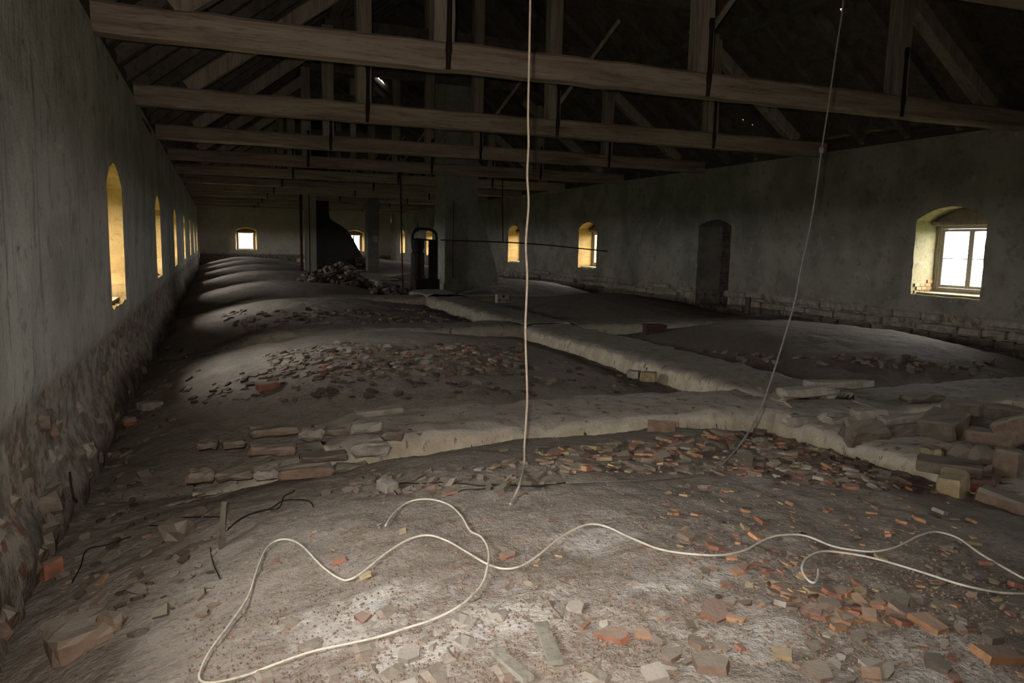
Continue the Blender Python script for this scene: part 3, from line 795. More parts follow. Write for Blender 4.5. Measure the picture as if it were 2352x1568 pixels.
# ------------------------------------------------------------------ bricks heaped by the far chimney
hb = [blob_brick(.27, .13, .09, 700+i, .06, 0, .12) for i in range(4)]
for q, m_ in zip(hb, ('f_brown', 'f_dark', 'f_brown', 'f_dark')): q.materials.append(M[m_])
def heap(n_, cx, cy_, rx, ry, H, label, group, seed):
    r = random.Random(seed)
    for i in range(n_):
        a = r.uniform(0, 2*math.pi); q = math.sqrt(r.random()); x = cx+rx*q*math.cos(a); y = cy_+ry*q*math.sin(a)
        o = bpy.data.objects.new('loose_brick', r.choice(hb)); COL.objects.link(o)
        o.location = (x, y, fz(x, y)+H*(1-q**1.4)*(.45+.55*r.random())**.6+.03)
        o.rotation_euler = (r.uniform(-.5, .5), r.uniform(-.5, .5), r.uniform(0, 3.1)); tag(o, label, 'brick', group)
heap(140, 3.70, 24.2, .95, .7, .70, 'reddish brown brick in the tall loose heap before the black far chimney', 'bricks of the tall heap before the far chimney', 1)
heap(45, 2.85, 24.0, .6, .5, .30, 'reddish brown brick in the low left tail of the far heap', 'bricks of the low tail of the far heap', 2)
heap(60, 4.75, 21.3, .75, .5, .28, 'loose brick in the low spread left of the black iron cylinder', 'bricks spread left of the iron cylinder', 3)

# ------------------------------------------------------------------ single bricks and blocks set by hand
def block(name, mat, x0, y0, x1, y1, Y, depth, label, cat='brick', rz=0., tilt=0., rx=0., parent=None, rough=.07, seed=None, asp=1.0, group=None, cuts=2, bev=.12, sink=0., cut=.22, face=False):
    """block whose camera-facing outline spans the given picture box at distance Y"""
    if Y is None: Y = on_floor((x0+x1)/2, y1).y
    y0 = y0+(y1-y0)*cut
    a = at_y(x0, (y0+y1)/2, Y); b = at_y(x1, (y0+y1)/2, Y); u = at_y((x0+x1)/2, y0, Y); v = at_y((x0+x1)/2, y1, Y)
    c_ = (a+b)/2; w = (b-a).length*asp; h = (u-v).length
    if face: w *= c_.y/math.hypot(c_.x, c_.y)
    me_ = blob_brick(w, depth, h, seed if seed is not None else int(x0*7+y0), rough, cuts, bev); me_.materials.append(M[mat])
    o = bpy.data.objects.new(name, me_); COL.objects.link(o)
    if face:      # turned towards the side it shows, its width measured square to that
        dr = Vector((c_.x, c_.y, 0)).normalized(); rz = -math.atan2(dr.x, dr.y)+(rz+.3)
    else: dr = Vector((0, 1, 0))
    o.location = c_ + dr*(depth/2) - Vector((0, 0, sink)); o.rotation_euler = (rx, tilt, rz)
    if parent is not None: o.parent = parent
    else: tag(o, label, cat, group)
    return o
# exposed bricks at the broken left end of the near low wall (parts of that wall)
for (x0, y0, x1, y1, Y, m_) in [(572, 978, 686, 1003, 5.75, 'f_dust'), (690, 978, 746, 1012, 5.75, 'f_pale'), (750, 980, 802, 1001, 5.75, 'f_dust'), (508, 1008, 562, 1032, 5.6, 'f_brown'),
                              (572, 1016, 682, 1046, 5.5, 'f_dust'), (428, 1078, 492, 1110, 5.0, 'f_dust'), (494, 1077, 582, 1104, 5.05, 'f_brown'), (585, 1072, 638, 1104, 5.05, 'f_pale'),
                              (640, 1066, 768, 1102, 5.1, 'f_dust'), (770, 1062, 850, 1092, 5.2, 'f_brown'), (806, 965, 880, 1000, 5.45, 'f_pale'), (880, 985, 930, 1012, 5.35, 'f_brown'),
                              (810, 1010, 900, 1050, 5.35, 'f_pale'), (690, 1040, 800, 1062, 5.4, 'f_brown'), (452, 1012, 500, 1032, 5.7, 'f_brown'), (820, 935, 930, 955, 6.2, 'f_pale')]:
    block('brick', m_, x0, y0, x1, y1, Y, .15, '', parent=low1, rough=.17, bev=.28, cut=.34, rz=rnd.uniform(-.12, .12), tilt=rnd.uniform(-.05, .05))
# body of rubble under those bricks
ridge(-.2, .95, 5.62, 6.3, -1.62, -2.0, 301, 'x', lambda s: .22*sstep(.7, 0, s))
ridge(-.75, 1.3, 5.05, 5.6, -1.74, -2.0, 302, 'x', lambda s: .12*sstep(.9, 0, s))
# chipped bricks along the near end of the spine wall (parts of it)
for (x0, y0, x1, y1, Y, m_) in [(1880, 868, 2000, 892, 5.9, 'f_pale'), (1765, 885, 1815, 912, 6.0, 'f_brown'), (1815, 880, 1925, 912, 5.7, 'f_pale'), (1828, 943, 1915, 985, 5.15, 'f_pale'), (1912, 938, 1990, 985, 5.0, 'f_pale'),
                              (1985, 930, 2045, 968, 4.9, 'f_pale'), (2045, 945, 2165, 975, 4.75, 'f_pale'), (1995, 995, 2075, 1030, 4.5, 'f_pale'), (2070, 1010, 2112, 1040, 4.4, 'f_pale'),
                              (2060, 972, 2130, 1008, 4.5, 'f_brown'), (2100, 900, 2170, 925, 5.5, 'f_brown'), (1700, 905, 1800, 928, 6.0, 'f_brown')]:
    block('brick', m_, x0, y0, x1, y1, Y, .18, '', parent=sp0, rough=.18, bev=.3, rz=-.2+rnd.uniform(-.2, .2), tilt=rnd.uniform(-.08, .08), cut=.42)
blocks = [
 ('brick', 'f_brown', 1932, 978, 2040, 1024, 4.55, .20, 'flat brown brick leaning at the foot of the rubble, left end of the pile', dict(rz=.3, rx=.5)),
 ('brick', 'f_brown', 2118, 958, 2215, 1004, 4.1, .30, 'broad brown brick on the pile with its shadowed right side turned away', dict(rz=-.65, rx=.25)),
 ('brick', 'f_ochre', 2108, 1030, 2162, 1064, 3.95, .15, 'small upright brick with yellow lower half at the left of the pile', dict(rz=-.1)),
 ('brick', 'f_dust', 2200, 990, 2318, 1030, 3.95, .18, 'long grey brick lying level near the top of the pile, under the tilted one', dict(rz=-.3, rough=.04)),
 ('brick', 'f_dust', 2282, 960, 2372, 1026, 3.8, .16, 'grey brick tilted up to the right on top of the pile at the frame edge', dict(rz=-.4, tilt=-.45, rough=.04)),
 ('brick', 'f_dust', 2279, 1032, 2345, 1110, 3.5, .15, 'square grey brick standing on end at the right edge of the pile', dict(rz=-.35, rough=.03)),
 ('stone', 'f_brown', 2165, 1028, 2280, 1080, 3.75, .28, 'rounded rough brown stone lump in the middle of the pile', dict(rough=.16, bev=.35)),
 ('brick', 'f_brown', 2100, 1066, 2256, 1092, 3.6, .24, 'wide thin slab under the rounded stone lump of the pile', dict(rz=-.3)),
 ('brick', 'f_ochre', 2152, 1096, 2220, 1148, 3.35, .22, 'brick with a bright yellow broken end at the front of the pile', dict(rz=-.5, rx=.15)),
 ('brick', 'f_red', 2222, 1100, 2286, 1134, 3.45, .16, 'small round-ended reddish brick lying between yellow-ended brick and upright one', dict(rz=-.3, bev=.3)),
 ('brick', 'f_dust', 2232, 1140, 2380, 1200, 3.15, .16, 'largest long grey brick at the front right of the pile, running out of frame', dict(rz=-.62, tilt=.12, rough=.04)),
 ('brick', 'f_brown', 2258, 935, 2352, 968, 4.4, .2, 'dark brown brick behind the tilted grey one, back of the pile', dict(rz=-.2)),
 ('brick', 'f_brown', 2165, 925, 2260, 952, 4.9, .24, 'half-hidden dark brick at the far back of the pile', dict(rz=-.5)),
 ('brick', 'f_dark', 2290, 1112, 2372, 1142, 3.35, .2, 'dark brick wedged below the upright square brick', dict(rz=-.3)),
 ('brick', 'f_dust', 1487, 965, 1552, 1002, 5.25, .06, 'square flat grey tile leaning against the face of the near low wall', dict(rz=-.3, rx=-.25, rough=.03)),
 ('brick', 'f_pale', 872, 1110, 908, 1134, None, .12, 'small pale brick cube where the thin black wires bend, near mound', dict(rz=.2)),
 ('brick', 'f_red', 590, 880, 640, 898, None, .14, 'dull red brick lying on the dark left slope of the second mound', dict(rz=.2)),
 ('brick', 'f_pale', 318, 924, 372, 943, None, .14, 'pinkish pale brick in the dark beside the left wall', dict(rz=.1)),
 ('brick', 'f_red', 280, 958, 318, 986, None, .14, 'round-worn reddish brick end at the foot of the left wall', dict(bev=.35)),
 ('brick', 'f_red', 84, 1290, 138, 1336, None, .14, 'orange-ended brick against the foot of the left wall, near the camera', dict(rz=.2)),
 ('brick', 'f_pale', 1441, 852, 1470, 870, None, .14, 'pale brick at the foot of the spine wall, left of a paired one', dict(rz=-.5)),
 ('brick', 'f_ochre', 1471, 855, 1507, 878, None, .14, 'yellowish brick at the foot of the spine wall, right of a paired one', dict(rz=-.4)),
 ('stone', 'f_brown', 372, 1190, 436, 1245, None, .2, 'rounded earth-brown stone half sunk left of the wooden stake', dict(rough=.14, bev=.35, sink=.03)),
 ('stone', 'f_pale', 240, 1040, 258, 1052, None, .06, 'small whitish pebble in the dark corner under the left wall', dict(rough=.1, bev=.3)),
 ('brick', 'f_dust', 230, 1405, 285, 1455, None, .12, 'smaller grey stone block touching the big block at the lower left', dict(rz=.5, rough=.10, bev=.22, sink=.03)),
]
for nm, m_, x0, y0, x1, y1, Y, dep, lab, kw in blocks:
    if nm == 'brick' and 'stone block' in lab: nm = 'stone'
    kw.setdefault('cut', .06); kw['face'] = True; block(nm, m_, x0, y0, x1, y1, Y, dep, lab, cat=nm, **kw)
# big block at the lower left
p = on_floor(180, 1500)
me_ = blob_brick(.26, .24, .13, 44, .07, 2, .2); me_.materials.append(M['f_dust'])
o = bpy.data.objects.new('stone', me_); COL.objects.link(o); o.location = p+Vector((.0, .10, .02)); o.rotation_euler = (.05, -.05, .35)
tag(o, 'big worn grey stone block on the floor at the lower left', 'stone')
# hollow brick and crate farther back
c = at_y(1157, 686, 16.1)
t = tag(empty('hollow_brick', (c.x, 16.2, c.z-.1)), 'pinkish hollow brick with three dark holes standing in the right bay', 'hollow brick')
link('body', boxmesh(-.145, -.08, 0, .145, .08, .2, 'body', .008), 'f_pale', t)
for x, z in ((-.09, .07), (.09, .07), (0, .155)): link('hole', xf(tubemesh([(0, -.0825, 0), (0, -.079, 0)], .018 if z < .1 else .03, 'hole', 8, 1), Matrix.Translation((x, 0, z))), 'iron', t)  # solid dark discs stand in for the shade inside the holes
c = at_y(1509, 776, 11.2)
t = tag(empty('crate', (c.x, 11.3, c.z)), 'dark reddish wooden crate in the right bay before the cross wall', 'crate'); t.rotation_euler = (0, 0, -.25)
link('side', boxmesh(-.17, -.12, -.02, .17, .12, .20, 'side', .006), 'crate', t)
for i in range(3): link('slat', boxmesh(-.18, -.135, .005+i*.07, .18, -.12, .06+i*.07), 'crate', t)
link('lid', boxmesh(-.18, -.13, .20, .18, .13, .225), 'crate', t)
# dark stub of timber by the niche
c = at_y(1716, 706, 13.6)
o = link('timber_stub', xf(barmesh((0, 0, -.15), (.06, .05, .22), .10, .12, 'stub', 3, .01, 4), Matrix.Translation(c)), 'rafter')
tag(o, 'short dark timber stub standing right of the bricked-up niche', 'timber')

# ------------------------------------------------------------------ ropes, cable, wires, sticks
pts = []
for x, y in [(1219, -160), (1218, 0), (1216, 110), (1213, 260), (1214, 330), (1211, 400), (1214, 470), (1208, 560), (1211, 640), (1207, 760), (1211, 900), (1209, 960), (1205, 1020), (1204, 1070)]:
    pts.append(at_y(x, y, 4.04 if y > -100 else 4.08))
pts[0] = Vector((pts[0].x, 4.06, 1.9))
pts = [p for p in pts]
for x, y in [(1196, 1105), (1182, 1140), (1172, 1158)]: pts.append(on_floor(x, y, .012 if y > 1110 else .05))
o = link('hanging_rope', tubemesh(pts, .0065, 'rope', 6, 8), 'rope')
tag(o, 'pale tan rope hanging straight down the middle to the near mound', 'rope')
pts = []
tb = on_floor(1640, 1080)
ropeL = [(1945, -90), (1937, 0), (1920, 120), (1903, 240), (1887, 345), (1874, 440), (1861, 520), (1841, 610), (1826, 690), (1800, 780), (1765, 890), (1738, 960), (1700, 1020), (1665, 1060)]
for i, (x, y) in enumerate(ropeL):
    f_ = i/(len(ropeL)-1); pts.append(at_y(x, y, 4.1*(1-f_**2)+tb.y*f_**2-.02))
pts[0] = Vector((pts[0].x, 4.12, 1.9))
pts += [on_floor(x, y, .01) for x, y in [(1640, 1083), (1590, 1093), (1520, 1099), (1440, 1104), (1370, 1106), (1300, 1108)]]
t = link('hanging_rope', tubemesh(pts, .006, 'rope', 6, 8), 'rope_d')
tag(t, 'grey wire rope with a knot, slanting down from the roof at the right', 'rope')
k_ = bpy.data.meshes.new('knot'); bm = bmesh.new(); bmesh.ops.create_icosphere(bm, subdivisions=1, radius=.019); bm.to_mesh(k_); bm.free()
link('knot', xf(k_, Matrix.Translation(pts[4]) @ Matrix.Diagonal((1, 1, 1.5, 1))), 'rope_d', t)
cable = [(885, 1208), (905, 1178), (940, 1152), (985, 1146), (1030, 1158), (1060, 1185), (1080, 1218), (1105, 1232), (1122, 1262), (1120, 1300), (1105, 1345), (1060, 1388), (1000, 1420), (930, 1443), (870, 1462),
 (800, 1478), (720, 1495), (640, 1522), (560, 1552), (490, 1567), (460, 1561), (462, 1535), (485, 1490), (530, 1430), (570, 1370), (590, 1310), (615, 1255), (650, 1238), (690, 1250), (740, 1300), (780, 1328), (805, 1330), (840, 1308),
 (890, 1268), (940, 1238), (985, 1229), (1030, 1243), (1080, 1272), (1120, 1295), (1160, 1306), (1200, 1298), (1240, 1272), (1290, 1232), (1345, 1205), (1390, 1208), (1450, 1235), (1520, 1262), (1600, 1273), (1660, 1274), (1710, 1263),
 (1760, 1237), (1800, 1228), (1850, 1230), (1910, 1253), (1960, 1263), (2010, 1266), (2060, 1255), (2110, 1230), (2150, 1221), (2200, 1235), (2250, 1270), (2310, 1305), (2352, 1328), (2400, 1350), (2400, 1362), (2340, 1363),
 (2280, 1358), (2200, 1340), (2100, 1308), (2000, 1280), (1920, 1267), (1880, 1267), (1852, 1282), (1842, 1303), (1850, 1325), (1868, 1338), (1878, 1325), (1880, 1306)]
pts = [on_floor(x, y, .014+(.012 if i in (8, 9) else 0)) for i, (x, y) in enumerate(cable)]
o = link('cable', tubemesh(pts, .0047, 'cable', 8, 5), 'wire_w')
tag(o, 'long grimy white cable lying in loops and waves over the near mound', 'cable')
def floor_line(name, L_, rad, mat, label, cat, lift=.006, res=5):
    o = link(name, tubemesh([on_floor(x, y, lift if len(q) == 0 else q[0]) for x, y, *q in L_], rad, name, 5, res), mat); tag(o, label, cat); return o
floor_line('wire', [(912, 1135), (905, 1122), (922, 1109), (960, 1110), (1010, 1108), (1060, 1110), (1100, 1115), (1140, 1112), (1200, 1116), (1260, 1113), (1300, 1108)], .0035, 'wire_d', 'thin black wire lying across the far side of the near mound', 'wire')
floor_line('wire', [(1048, 1130), (1070, 1124), (1110, 1122), (1150, 1112), (1240, 1118), (1256, 1112)], .003, 'wire_d', 'short black wire end beside the red tile shard under the rope', 'wire')
floor_line('wire', [(521, 1218), (545, 1196), (575, 1180), (620, 1168), (650, 1150), (690, 1147), (712, 1152), (720, 1164)], .004, 'wire_d', 'stiff dark wire arching over the dust right of the wooden stake', 'wire', .02)
floor_line('wire', [(523, 1214), (560, 1188), (600, 1172), (640, 1166), (652, 1140), (675, 1128), (674, 1124)], .0035, 'wire_d', 'second dark wire with a hooked end above the arching one', 'wire', .03)
floor_line('wire', [(483, 1257), (485, 1275), (492, 1300), (505, 1328)], .003, 'wire_d', 'short paired black wire pointing down to the left of the big cable loop', 'wire', .01)
floor_line('wire', [(344, 1207), (380, 1205), (410, 1190), (440, 1187), (512, 1186)], .004, 'wire_d', 'dark wire running left from the wooden stake', 'wire', .02)
floor_line('wire', [(165, 1338), (185, 1300), (200, 1262), (250, 1250), (300, 1232)], .004, 'wire_d', 'dark wire on the earth between left wall and stake', 'wire', .02)
a = on_floor(506, 1262, .0); b = a+Vector((.025, .03, .24))
o = link('wooden_stake', barmesh(a-Vector((0, 0, .05)), b, .026, .02, 'stake', 3, .002, 2), 'rafter')
tag(o, 'short dark wooden stake sticking up from the left edge of the near mound', 'stake')
a = at_y(160, 1084, 5.05)
o = link('iron_rod', tubemesh([a, at_y(163, 1115, 5.0), at_y(170, 1147, 4.95), at_y(176, 1147, 4.93)], .007, 'rod', 6, 3), 'iron')
tag(o, 'thin dark iron rod standing at the foot of the left wall', 'rod')
a = on_floor(1243, 1440); b = on_floor(1278, 1532)
o = link('wood_lath', barmesh(a+Vector((0, 0, .012)), b+Vector((0, 0, .014)), .045, .018, 'slat', 3, .002, 3), 'pil2')
tag(o, 'dusty flat wooden lath in the bottom centre, pointing at the camera', 'slat')
a = on_floor(1140, 1500); b = on_floor(1215, 1568)
o = link('wood_lath', barmesh(a+Vector((0, 0, .01)), b+Vector((0, 0, .01)), .04, .016, 'slat', 3, .002, 5), 'pil2')
tag(o, 'second dusty lath left of the first, running out of the bottom edge', 'slat')
# twigs at the wall's foot near the middle
floor_line('twig', [(1585, 972), (1600, 955), (1618, 945), (1640, 950), (1648, 990)], .004, 'wire_d', 'dark bent twig hooked over the near low wall', 'twig', .02)

# ------------------------------------------------------------------ tile shards
def shard(seed, l, w, t_):
    r = random.Random(seed); n_ = r.choice([4, 4, 5, 5, 6]); P_ = []
    for i in range(n_):
        a = 2*math.pi*(i+.5+r.uniform(-.28, .28))/n_; q = r.uniform(.8, 1.1)
        P_.append((math.cos(a)*l*.6*q, math.sin(a)*w*.6*q))
    V = [(x*1.0, y*1.0, -t_/2) for x, y in P_]+[(x*r.uniform(.93, 1), y*r.uniform(.93, 1), t_/2+r.uniform(-.1, .1)*t_) for x, y in P_]
    F = [tuple(range(n_))[::-1], tuple(range(n_, 2*n_))]+[(i, (i+1) % n_, n_+(i+1) % n_, n_+i) for i in range(n_)]
    return pymesh('shard', V, F)
MATS = ['f_red', 'f_orange', 'f_dust', 'f_dust', 'f_ochre', 'f_brown', 'f_brown', 'f_dust', 'f_pale', 'f_dark']
SH = {}
for m_ in set(MATS):
    SH[m_] = []
    for i in range(7):
        me_ = shard(hash(m_) % 97*0+len(m_)*31+i*7+ord(m_[2]), 1, .45+.1*i, .17+.04*(i % 3)); me_.materials.append(M[m_]); SH[m_].append(me_)
def normal_at(x, y):
    e = .04; return Vector((-(fz(x+e, y)-fz(x-e, y))/(2*e), -(fz(x, y+e)-fz(x, y-e))/(2*e), 1)).normalized()
def put_shard(x, y, size, mat, r, name='tile_shard', var=None, tilt=.25, lift=.2):
    me_ = r.choice(SH[mat]) if var is None else SH[mat][var]
    o = bpy.data.objects.new(name, me_); COL.objects.link(o)
    nz = normal_at(x, y); nz = (nz + Vector((r.uniform(-tilt, tilt), r.uniform(-tilt, tilt), 0))).normalized()
    q = nz.to_track_quat('Z', 'Y'); o.rotation_mode = 'QUATERNION'
    o.rotation_quaternion = q @ Euler((0, 0, r.uniform(0, 6.28))).to_quaternion()
    o.scale = (size, size, size); o.location = (x, y, fz(x, y)+size*lift*.5)
    return o
# larger shards placed one by one: picture point, width in px, material, label
big = [
 (1412, 1468, 92, 'f_red', 1, 'largest flat grey-topped red tile shard at the bottom centre right'),
 (1475, 1458, 48, 'f_orange', 4, 'orange shard touching the right tip of the largest flat shard'),
 (1345, 1440, 45, 'f_red', 0, 'small bright red shard left of the largest flat shard'),
 (1322, 1398, 50, 'f_pale', 5, 'pale flat shard left of centre bottom, above the small red one'),
 (1640, 1412, 78, 'f_red', 6, 'rounded bright red brick end glowing in the lower right dust'),
 (1690, 1425, 45, 'f_orange', 2, 'orange shard just right of the rounded red brick end'),
 (1790, 1385, 62, 'f_pale', 1, 'long pale-edged shard leading the red cluster at lower right'),
 (1905, 1390, 60, 'f_dust', 4, 'grey flat shard at the centre of the red cluster'),
 (1818, 1368, 40, 'f_red', 0, 'red shard in the cluster under the cable hook'),
 (1855, 1365, 36, 'f_orange', 2, 'orange shard in the cluster under the cable hook'),
 (1925, 1365, 48, 'f_red', 3, 'reddest shard, top right of the cluster'),
 (2058, 1385, 62, 'f_brown', 5, 'dark brown square shard right of the cluster'),
 (2130, 1440, 88, 'f_orange', 1, 'long shard with an orange upper edge at lower right'),
 (2205, 1430, 40, 'f_pale', 2, 'pale shard right of the long orange-edged one'),
 (2290, 1515, 100, 'f_orange', 3, 'large dark tile with a bright orange left edge, lower right corner'),
 (2280, 1470, 70, 'f_brown', 1, 'dark flat shard above the large orange-edged tile'),
 (1795, 1505, 58, 'f_ochre', 5, 'wedge shard with a yellow left edge near the bottom'),
 (1860, 1530, 34, 'f_orange', 4, 'small shard right of the yellow-edged wedge'),
 (1880, 1545, 60, 'f_dust', 6, 'flat grey shard at the bottom right of centre'),
 (2000, 1530, 60, 'f_pale', 2, 'pale pointed shard at the bottom, left of the white lime patch'),
 (2035, 1548, 60, 'f_brown', 0, 'brown shard next to the pale pointed one at the bottom'),
 (1600, 1480, 60, 'f_dust', 2, 'dusty shard between largest shard and white lime patch'),
 (1630, 1530, 90, 'f_dust', 5, 'wide dusty shard at the bottom, right of the wooden slat'),
 (1545, 1510, 70, 'f_dust', 1, 'dust-covered slanted shard at the bottom centre right'),
 (1500, 1555, 80, 'f_pale', 4, 'pale slab shard cut by the bottom edge, right of centre'),
 (1700, 1488, 34, 'f_red', 2, 'small dark red shard beside yellow chips in the lime patch'),
 (1165, 1278, 40, 'f_red', 4, 'squarish grey and red shard just above the cable crossing'),
 (1285, 1278, 28, 'f_ochre', 3, 'yellow shard right of the cable crossing'),
 (1037, 1135, 38, 'f_red', 0, 'bright red shard under the black wire end'),
 (1745, 1200, 55, 'f_red', 0, 'brick-red long shard on the mound right of centre'),
 (1815, 1158, 42, 'f_orange', 1, 'orange shard uppermost on the right slope of the near mound'),
 (1712, 1175, 32, 'f_orange', 0, 'slim orange shard left of the uppermost one'),
 (1710, 1214, 36, 'f_ochre', 1, 'ochre shard below the slim orange one'),
 (1640, 1258, 50, 'f_red', 3, 'red shard touching the cable from above, right of centre'),
 (1575, 1235, 46, 'f_dust', 5, 'grey shard just above the cable, left of the red one'),
 (1705, 1305, 40, 'f_red', 2, 'red shard just below the cable, right of centre'),
 (1825, 1295, 26, 'f_orange', 0, 'orange shard left of the cable hook'),
 (1870, 1258, 28, 'f_dust', 1, 'small shard between the two cable runs'),
 (2040, 1230, 34, 'f_orange', 0, 'orange shard above the cable at right'),
 (2110, 1195, 40, 'f_orange', 0, 'orange shard before the pile of bricks'),
 (2070, 1200, 32, 'f_orange', 1, 'orange shard left of the one before the pile'),
 (2160, 1178, 40, 'f_pale', 4, 'pale pinkish shard in front of the yellow-ended brick'),
 (2235, 1200, 32, 'f_orange', 1, 'orange shard below the largest long grey brick'),
 (2265, 1295, 36, 'f_red', 1, 'red shard inside the right cable bend'),
 (2230, 1250, 40, 'f_ochre', 0, 'ochre shard above the right cable bend'),
 (2330, 1345, 50, 'f_red', 1, 'red shard at the right frame edge between the cable runs'),
 (1315, 1062, 58, 'f_dust', 5, 'flat grey diamond-shaped tile before the near low wall'),
 (1495, 1062, 58, 'f_dust', 6, 'flat grey tile with dark edge at the rim of the tile rubble'),
 (1155, 1035, 26, 'f_brown', 4, 'small brick corner at the foot of the near low wall beside the rope'),
 (1100, 1080, 30, 'f_pale', 3, 'pale chip left of the rope on the far side of the mound'),
 (1745, 995, 45, 'f_dust', 5, 'pointed grey tile fragment leaning below the spine wall corner'),
 (1660, 1000, 55, 'f_dust', 2, 'flat grey tile at the foot of the low wall, right of the leaning square one'),
 (235, 1335, 34, 'f_orange', 3, 'orange-red chip on the dark floor at left'),
 (310, 1330, 70, 'f_brown', 0, 'long brown shard right of the orange-red chip at left'),
 (780, 1290, 40, 'f_red', 5, 'dull red shard inside the left cable wave'),
 (835, 1425, 55, 'f_red', 2, 'dull red tile sunk in white lime above the lower cable run'),
 (840, 1325, 40, 'f_ochre', 3, 'ochre chip under the cable left of the loop'),
 (940, 1508, 62, 'f_pale', 5, 'pale brick with a white lime blob at its corner, bottom left of centre'),
 (925, 1222, 28, 'f_ochre', 4, 'ochre chip inside the cable loop'),
]
rb = random.Random(21)
for px_, py_, w_, m_, var, lab in big:
    p = on_floor(px_, py_); size = w_*p.length/FPX*.82
    o = put_shard(p.x, p.y, size, m_, rb, var=var, tilt=.18, lift=.22); tag(o, lab, 'tile shard')
# scattered shards: (centre x, y, radius x, y, count, size range, label, group)
zones = [
 ('A', 'small broken tile shard in the dense rubble strip before the near low wall', 'shards in the rubble strip before the near low wall'),
 ('B', 'small broken tile shard scattered on the right slope of the near mound', 'shards on the right slope of the near mound'),
 ('C', 'small broken tile shard strewn over the crown of the second mound', 'shards on the second mound'),
 ('D', 'small chip of tile or mortar in the dust of the near mound', 'chips on the near mound'),
 ('E', 'dark brick crumb on the earth beside the left wall', 'crumbs beside the left wall')]
CN = {'f_red': 'red', 'f_orange': 'orange', 'f_dust': 'grey dusted', 'f_ochre': 'ochre yellow', 'f_brown': 'brown', 'f_pale': 'pale', 'f_dark': 'blackish'}
Zd = {a: (b, c_) for a, b, c_ in zones}
cand = []
rs = random.Random(99)
def samp(zone, n_, fx, fs, mats):
    for _ in range(n_):
        x, y = fx()
        if not (XL+.1 < x < XR-.2): continue
        cand.append((zone, x, y, fs(), rs.choice(mats)))
def inpic(poly_px, n_, zone, fs, mats, ymax=None):
    """uniform over a picture quad, set down on the ground there"""
    (a, b, c_, d_) = poly_px
    for _ in range(n_):
        u, v = rs.random(), rs.random()
        X_ = (a[0]*(1-u)+b[0]*u)*(1-v)+(d_[0]*(1-u)+c_[0]*u)*v; Y_ = (a[1]*(1-u)+b[1]*u)*(1-v)+(d_[1]*(1-u)+c_[1]*u)*v
        p = on_floor(X_, Y_)
        cand.append((zone, p.x, p.y, fs(), rs.choice(mats)))
inpic([(1230, 1035), (1830, 975), (2130, 1100), (1300, 1085)], 620, 'A', lambda: rs.uniform(.03, .13)*rs.uniform(.6, 1), ['f_brown', 'f_brown', 'f_dust', 'f_dust', 'f_brown', 'f_dark', 'f_red', 'f_pale', 'f_ochre', 'f_dark', 'f_brown', 'f_orange'])
inpic([(1700, 1000), (1920, 1020), (2120, 1130), (1800, 1110)], 260, 'A', lambda: rs.uniform(.03, .11), ['f_brown', 'f_red', 'f_dark', 'f_pale', 'f_brown', 'f_dust', 'f_dust'])
inpic([(1450, 1110), (2150, 1110), (2352, 1400), (1650, 1400)], 280, 'B', lambda: rs.uniform(.015, .07)*rs.uniform(.5, 1), ['f_brown', 'f_dust', 'f_orange', 'f_red', 'f_ochre', 'f_dark', 'f_dust'])
inpic([(1750, 1340), (2352, 1400), (2352, 1568), (1900, 1568)], 60, 'B', lambda: rs.uniform(.02, .09)*rs.uniform(.5, 1), ['f_brown', 'f_dust', 'f_orange', 'f_red', 'f_dust'])
inpic([(1780, 1350), (1980, 1360), (2080, 1440), (1860, 1420)], 60, 'B', lambda: rs.uniform(.03, .08), ['f_red', 'f_orange', 'f_red', 'f_dust', 'f_ochre'])
inpic([(760, 790), (1220, 790), (1200, 860), (560, 870)], 520, 'C', lambda: rs.uniform(.03, .13)*rs.uniform(.7, 1), ['f_brown', 'f_dust', 'f_pale', 'f_dust', 'f_red', 'f_dark'])
inpic([(600, 815), (800, 785), (900, 800), (640, 850)], 160, 'C', lambda: rs.uniform(.03, .13), ['f_pale', 'f_dust', 'f_dust', 'f_brown'])
inpic([(520, 860), (1300, 830), (1560, 900), (420, 930)], 200, 'C', lambda: rs.uniform(.03, .11), ['f_brown', 'f_dark', 'f_dust', 'f_dark'])
inpic([(450, 1180), (1500, 1100), (1800, 1568), (500, 1568)], 200, 'D', lambda: rs.uniform(.008, .03)*rs.uniform(.6, 1), ['f_dust', 'f_ochre', 'f_orange', 'f_dust', 'f_brown', 'f_pale'])
inpic([(850, 1080), (1300, 1050), (1300, 1120), (700, 1150)], 130, 'D', lambda: rs.uniform(.02, .09), ['f_dust', 'f_brown', 'f_brown'])
inpic([(1350, 1400), (1900, 1420), (2050, 1568), (1300, 1568)], 22, 'B', lambda: rs.uniform(.015, .06), ['f_dust', 'f_dust', 'f_pale', 'f_brown'])
inpic([(380, 800), (480, 800), (300, 1200), (180, 1200)], 90, 'E', lambda: rs.uniform(.03, .12), ['f_dark', 'f_brown', 'f_brown'])
inpic([(150, 1150), (480, 1130), (500, 1400), (80, 1560)], 130, 'E', lambda: rs.uniform(.02, .09), ['f_dark', 'f_brown', 'f_brown', 'f_dust'])
inpic([(480, 715), (1180, 705), (1200, 750), (560, 760)], 260, 'F', lambda: rs.uniform(.05, .15), ['f_dark', 'f_brown', 'f_dust'])
inpic([(1560, 800), (2330, 830), (2300, 870), (1700, 830)], 100, 'F', lambda: rs.uniform(.03, .12), ['f_dark', 'f_brown', 'f_dust'])
dist = lambda c_: c_[3]/math.sqrt(c_[1]**2+c_[2]**2+2.1)
cand.sort(key=dist, reverse=True)
singles = [c_ for c_ in cand if c_[0] != 'F'][:300-len(big)]
rest = {}
sid = set(id(c_) for c_ in singles)
for c_ in cand:
    if id(c_) not in sid: rest.setdefault((c_[0], c_[4]), []).append(c_)
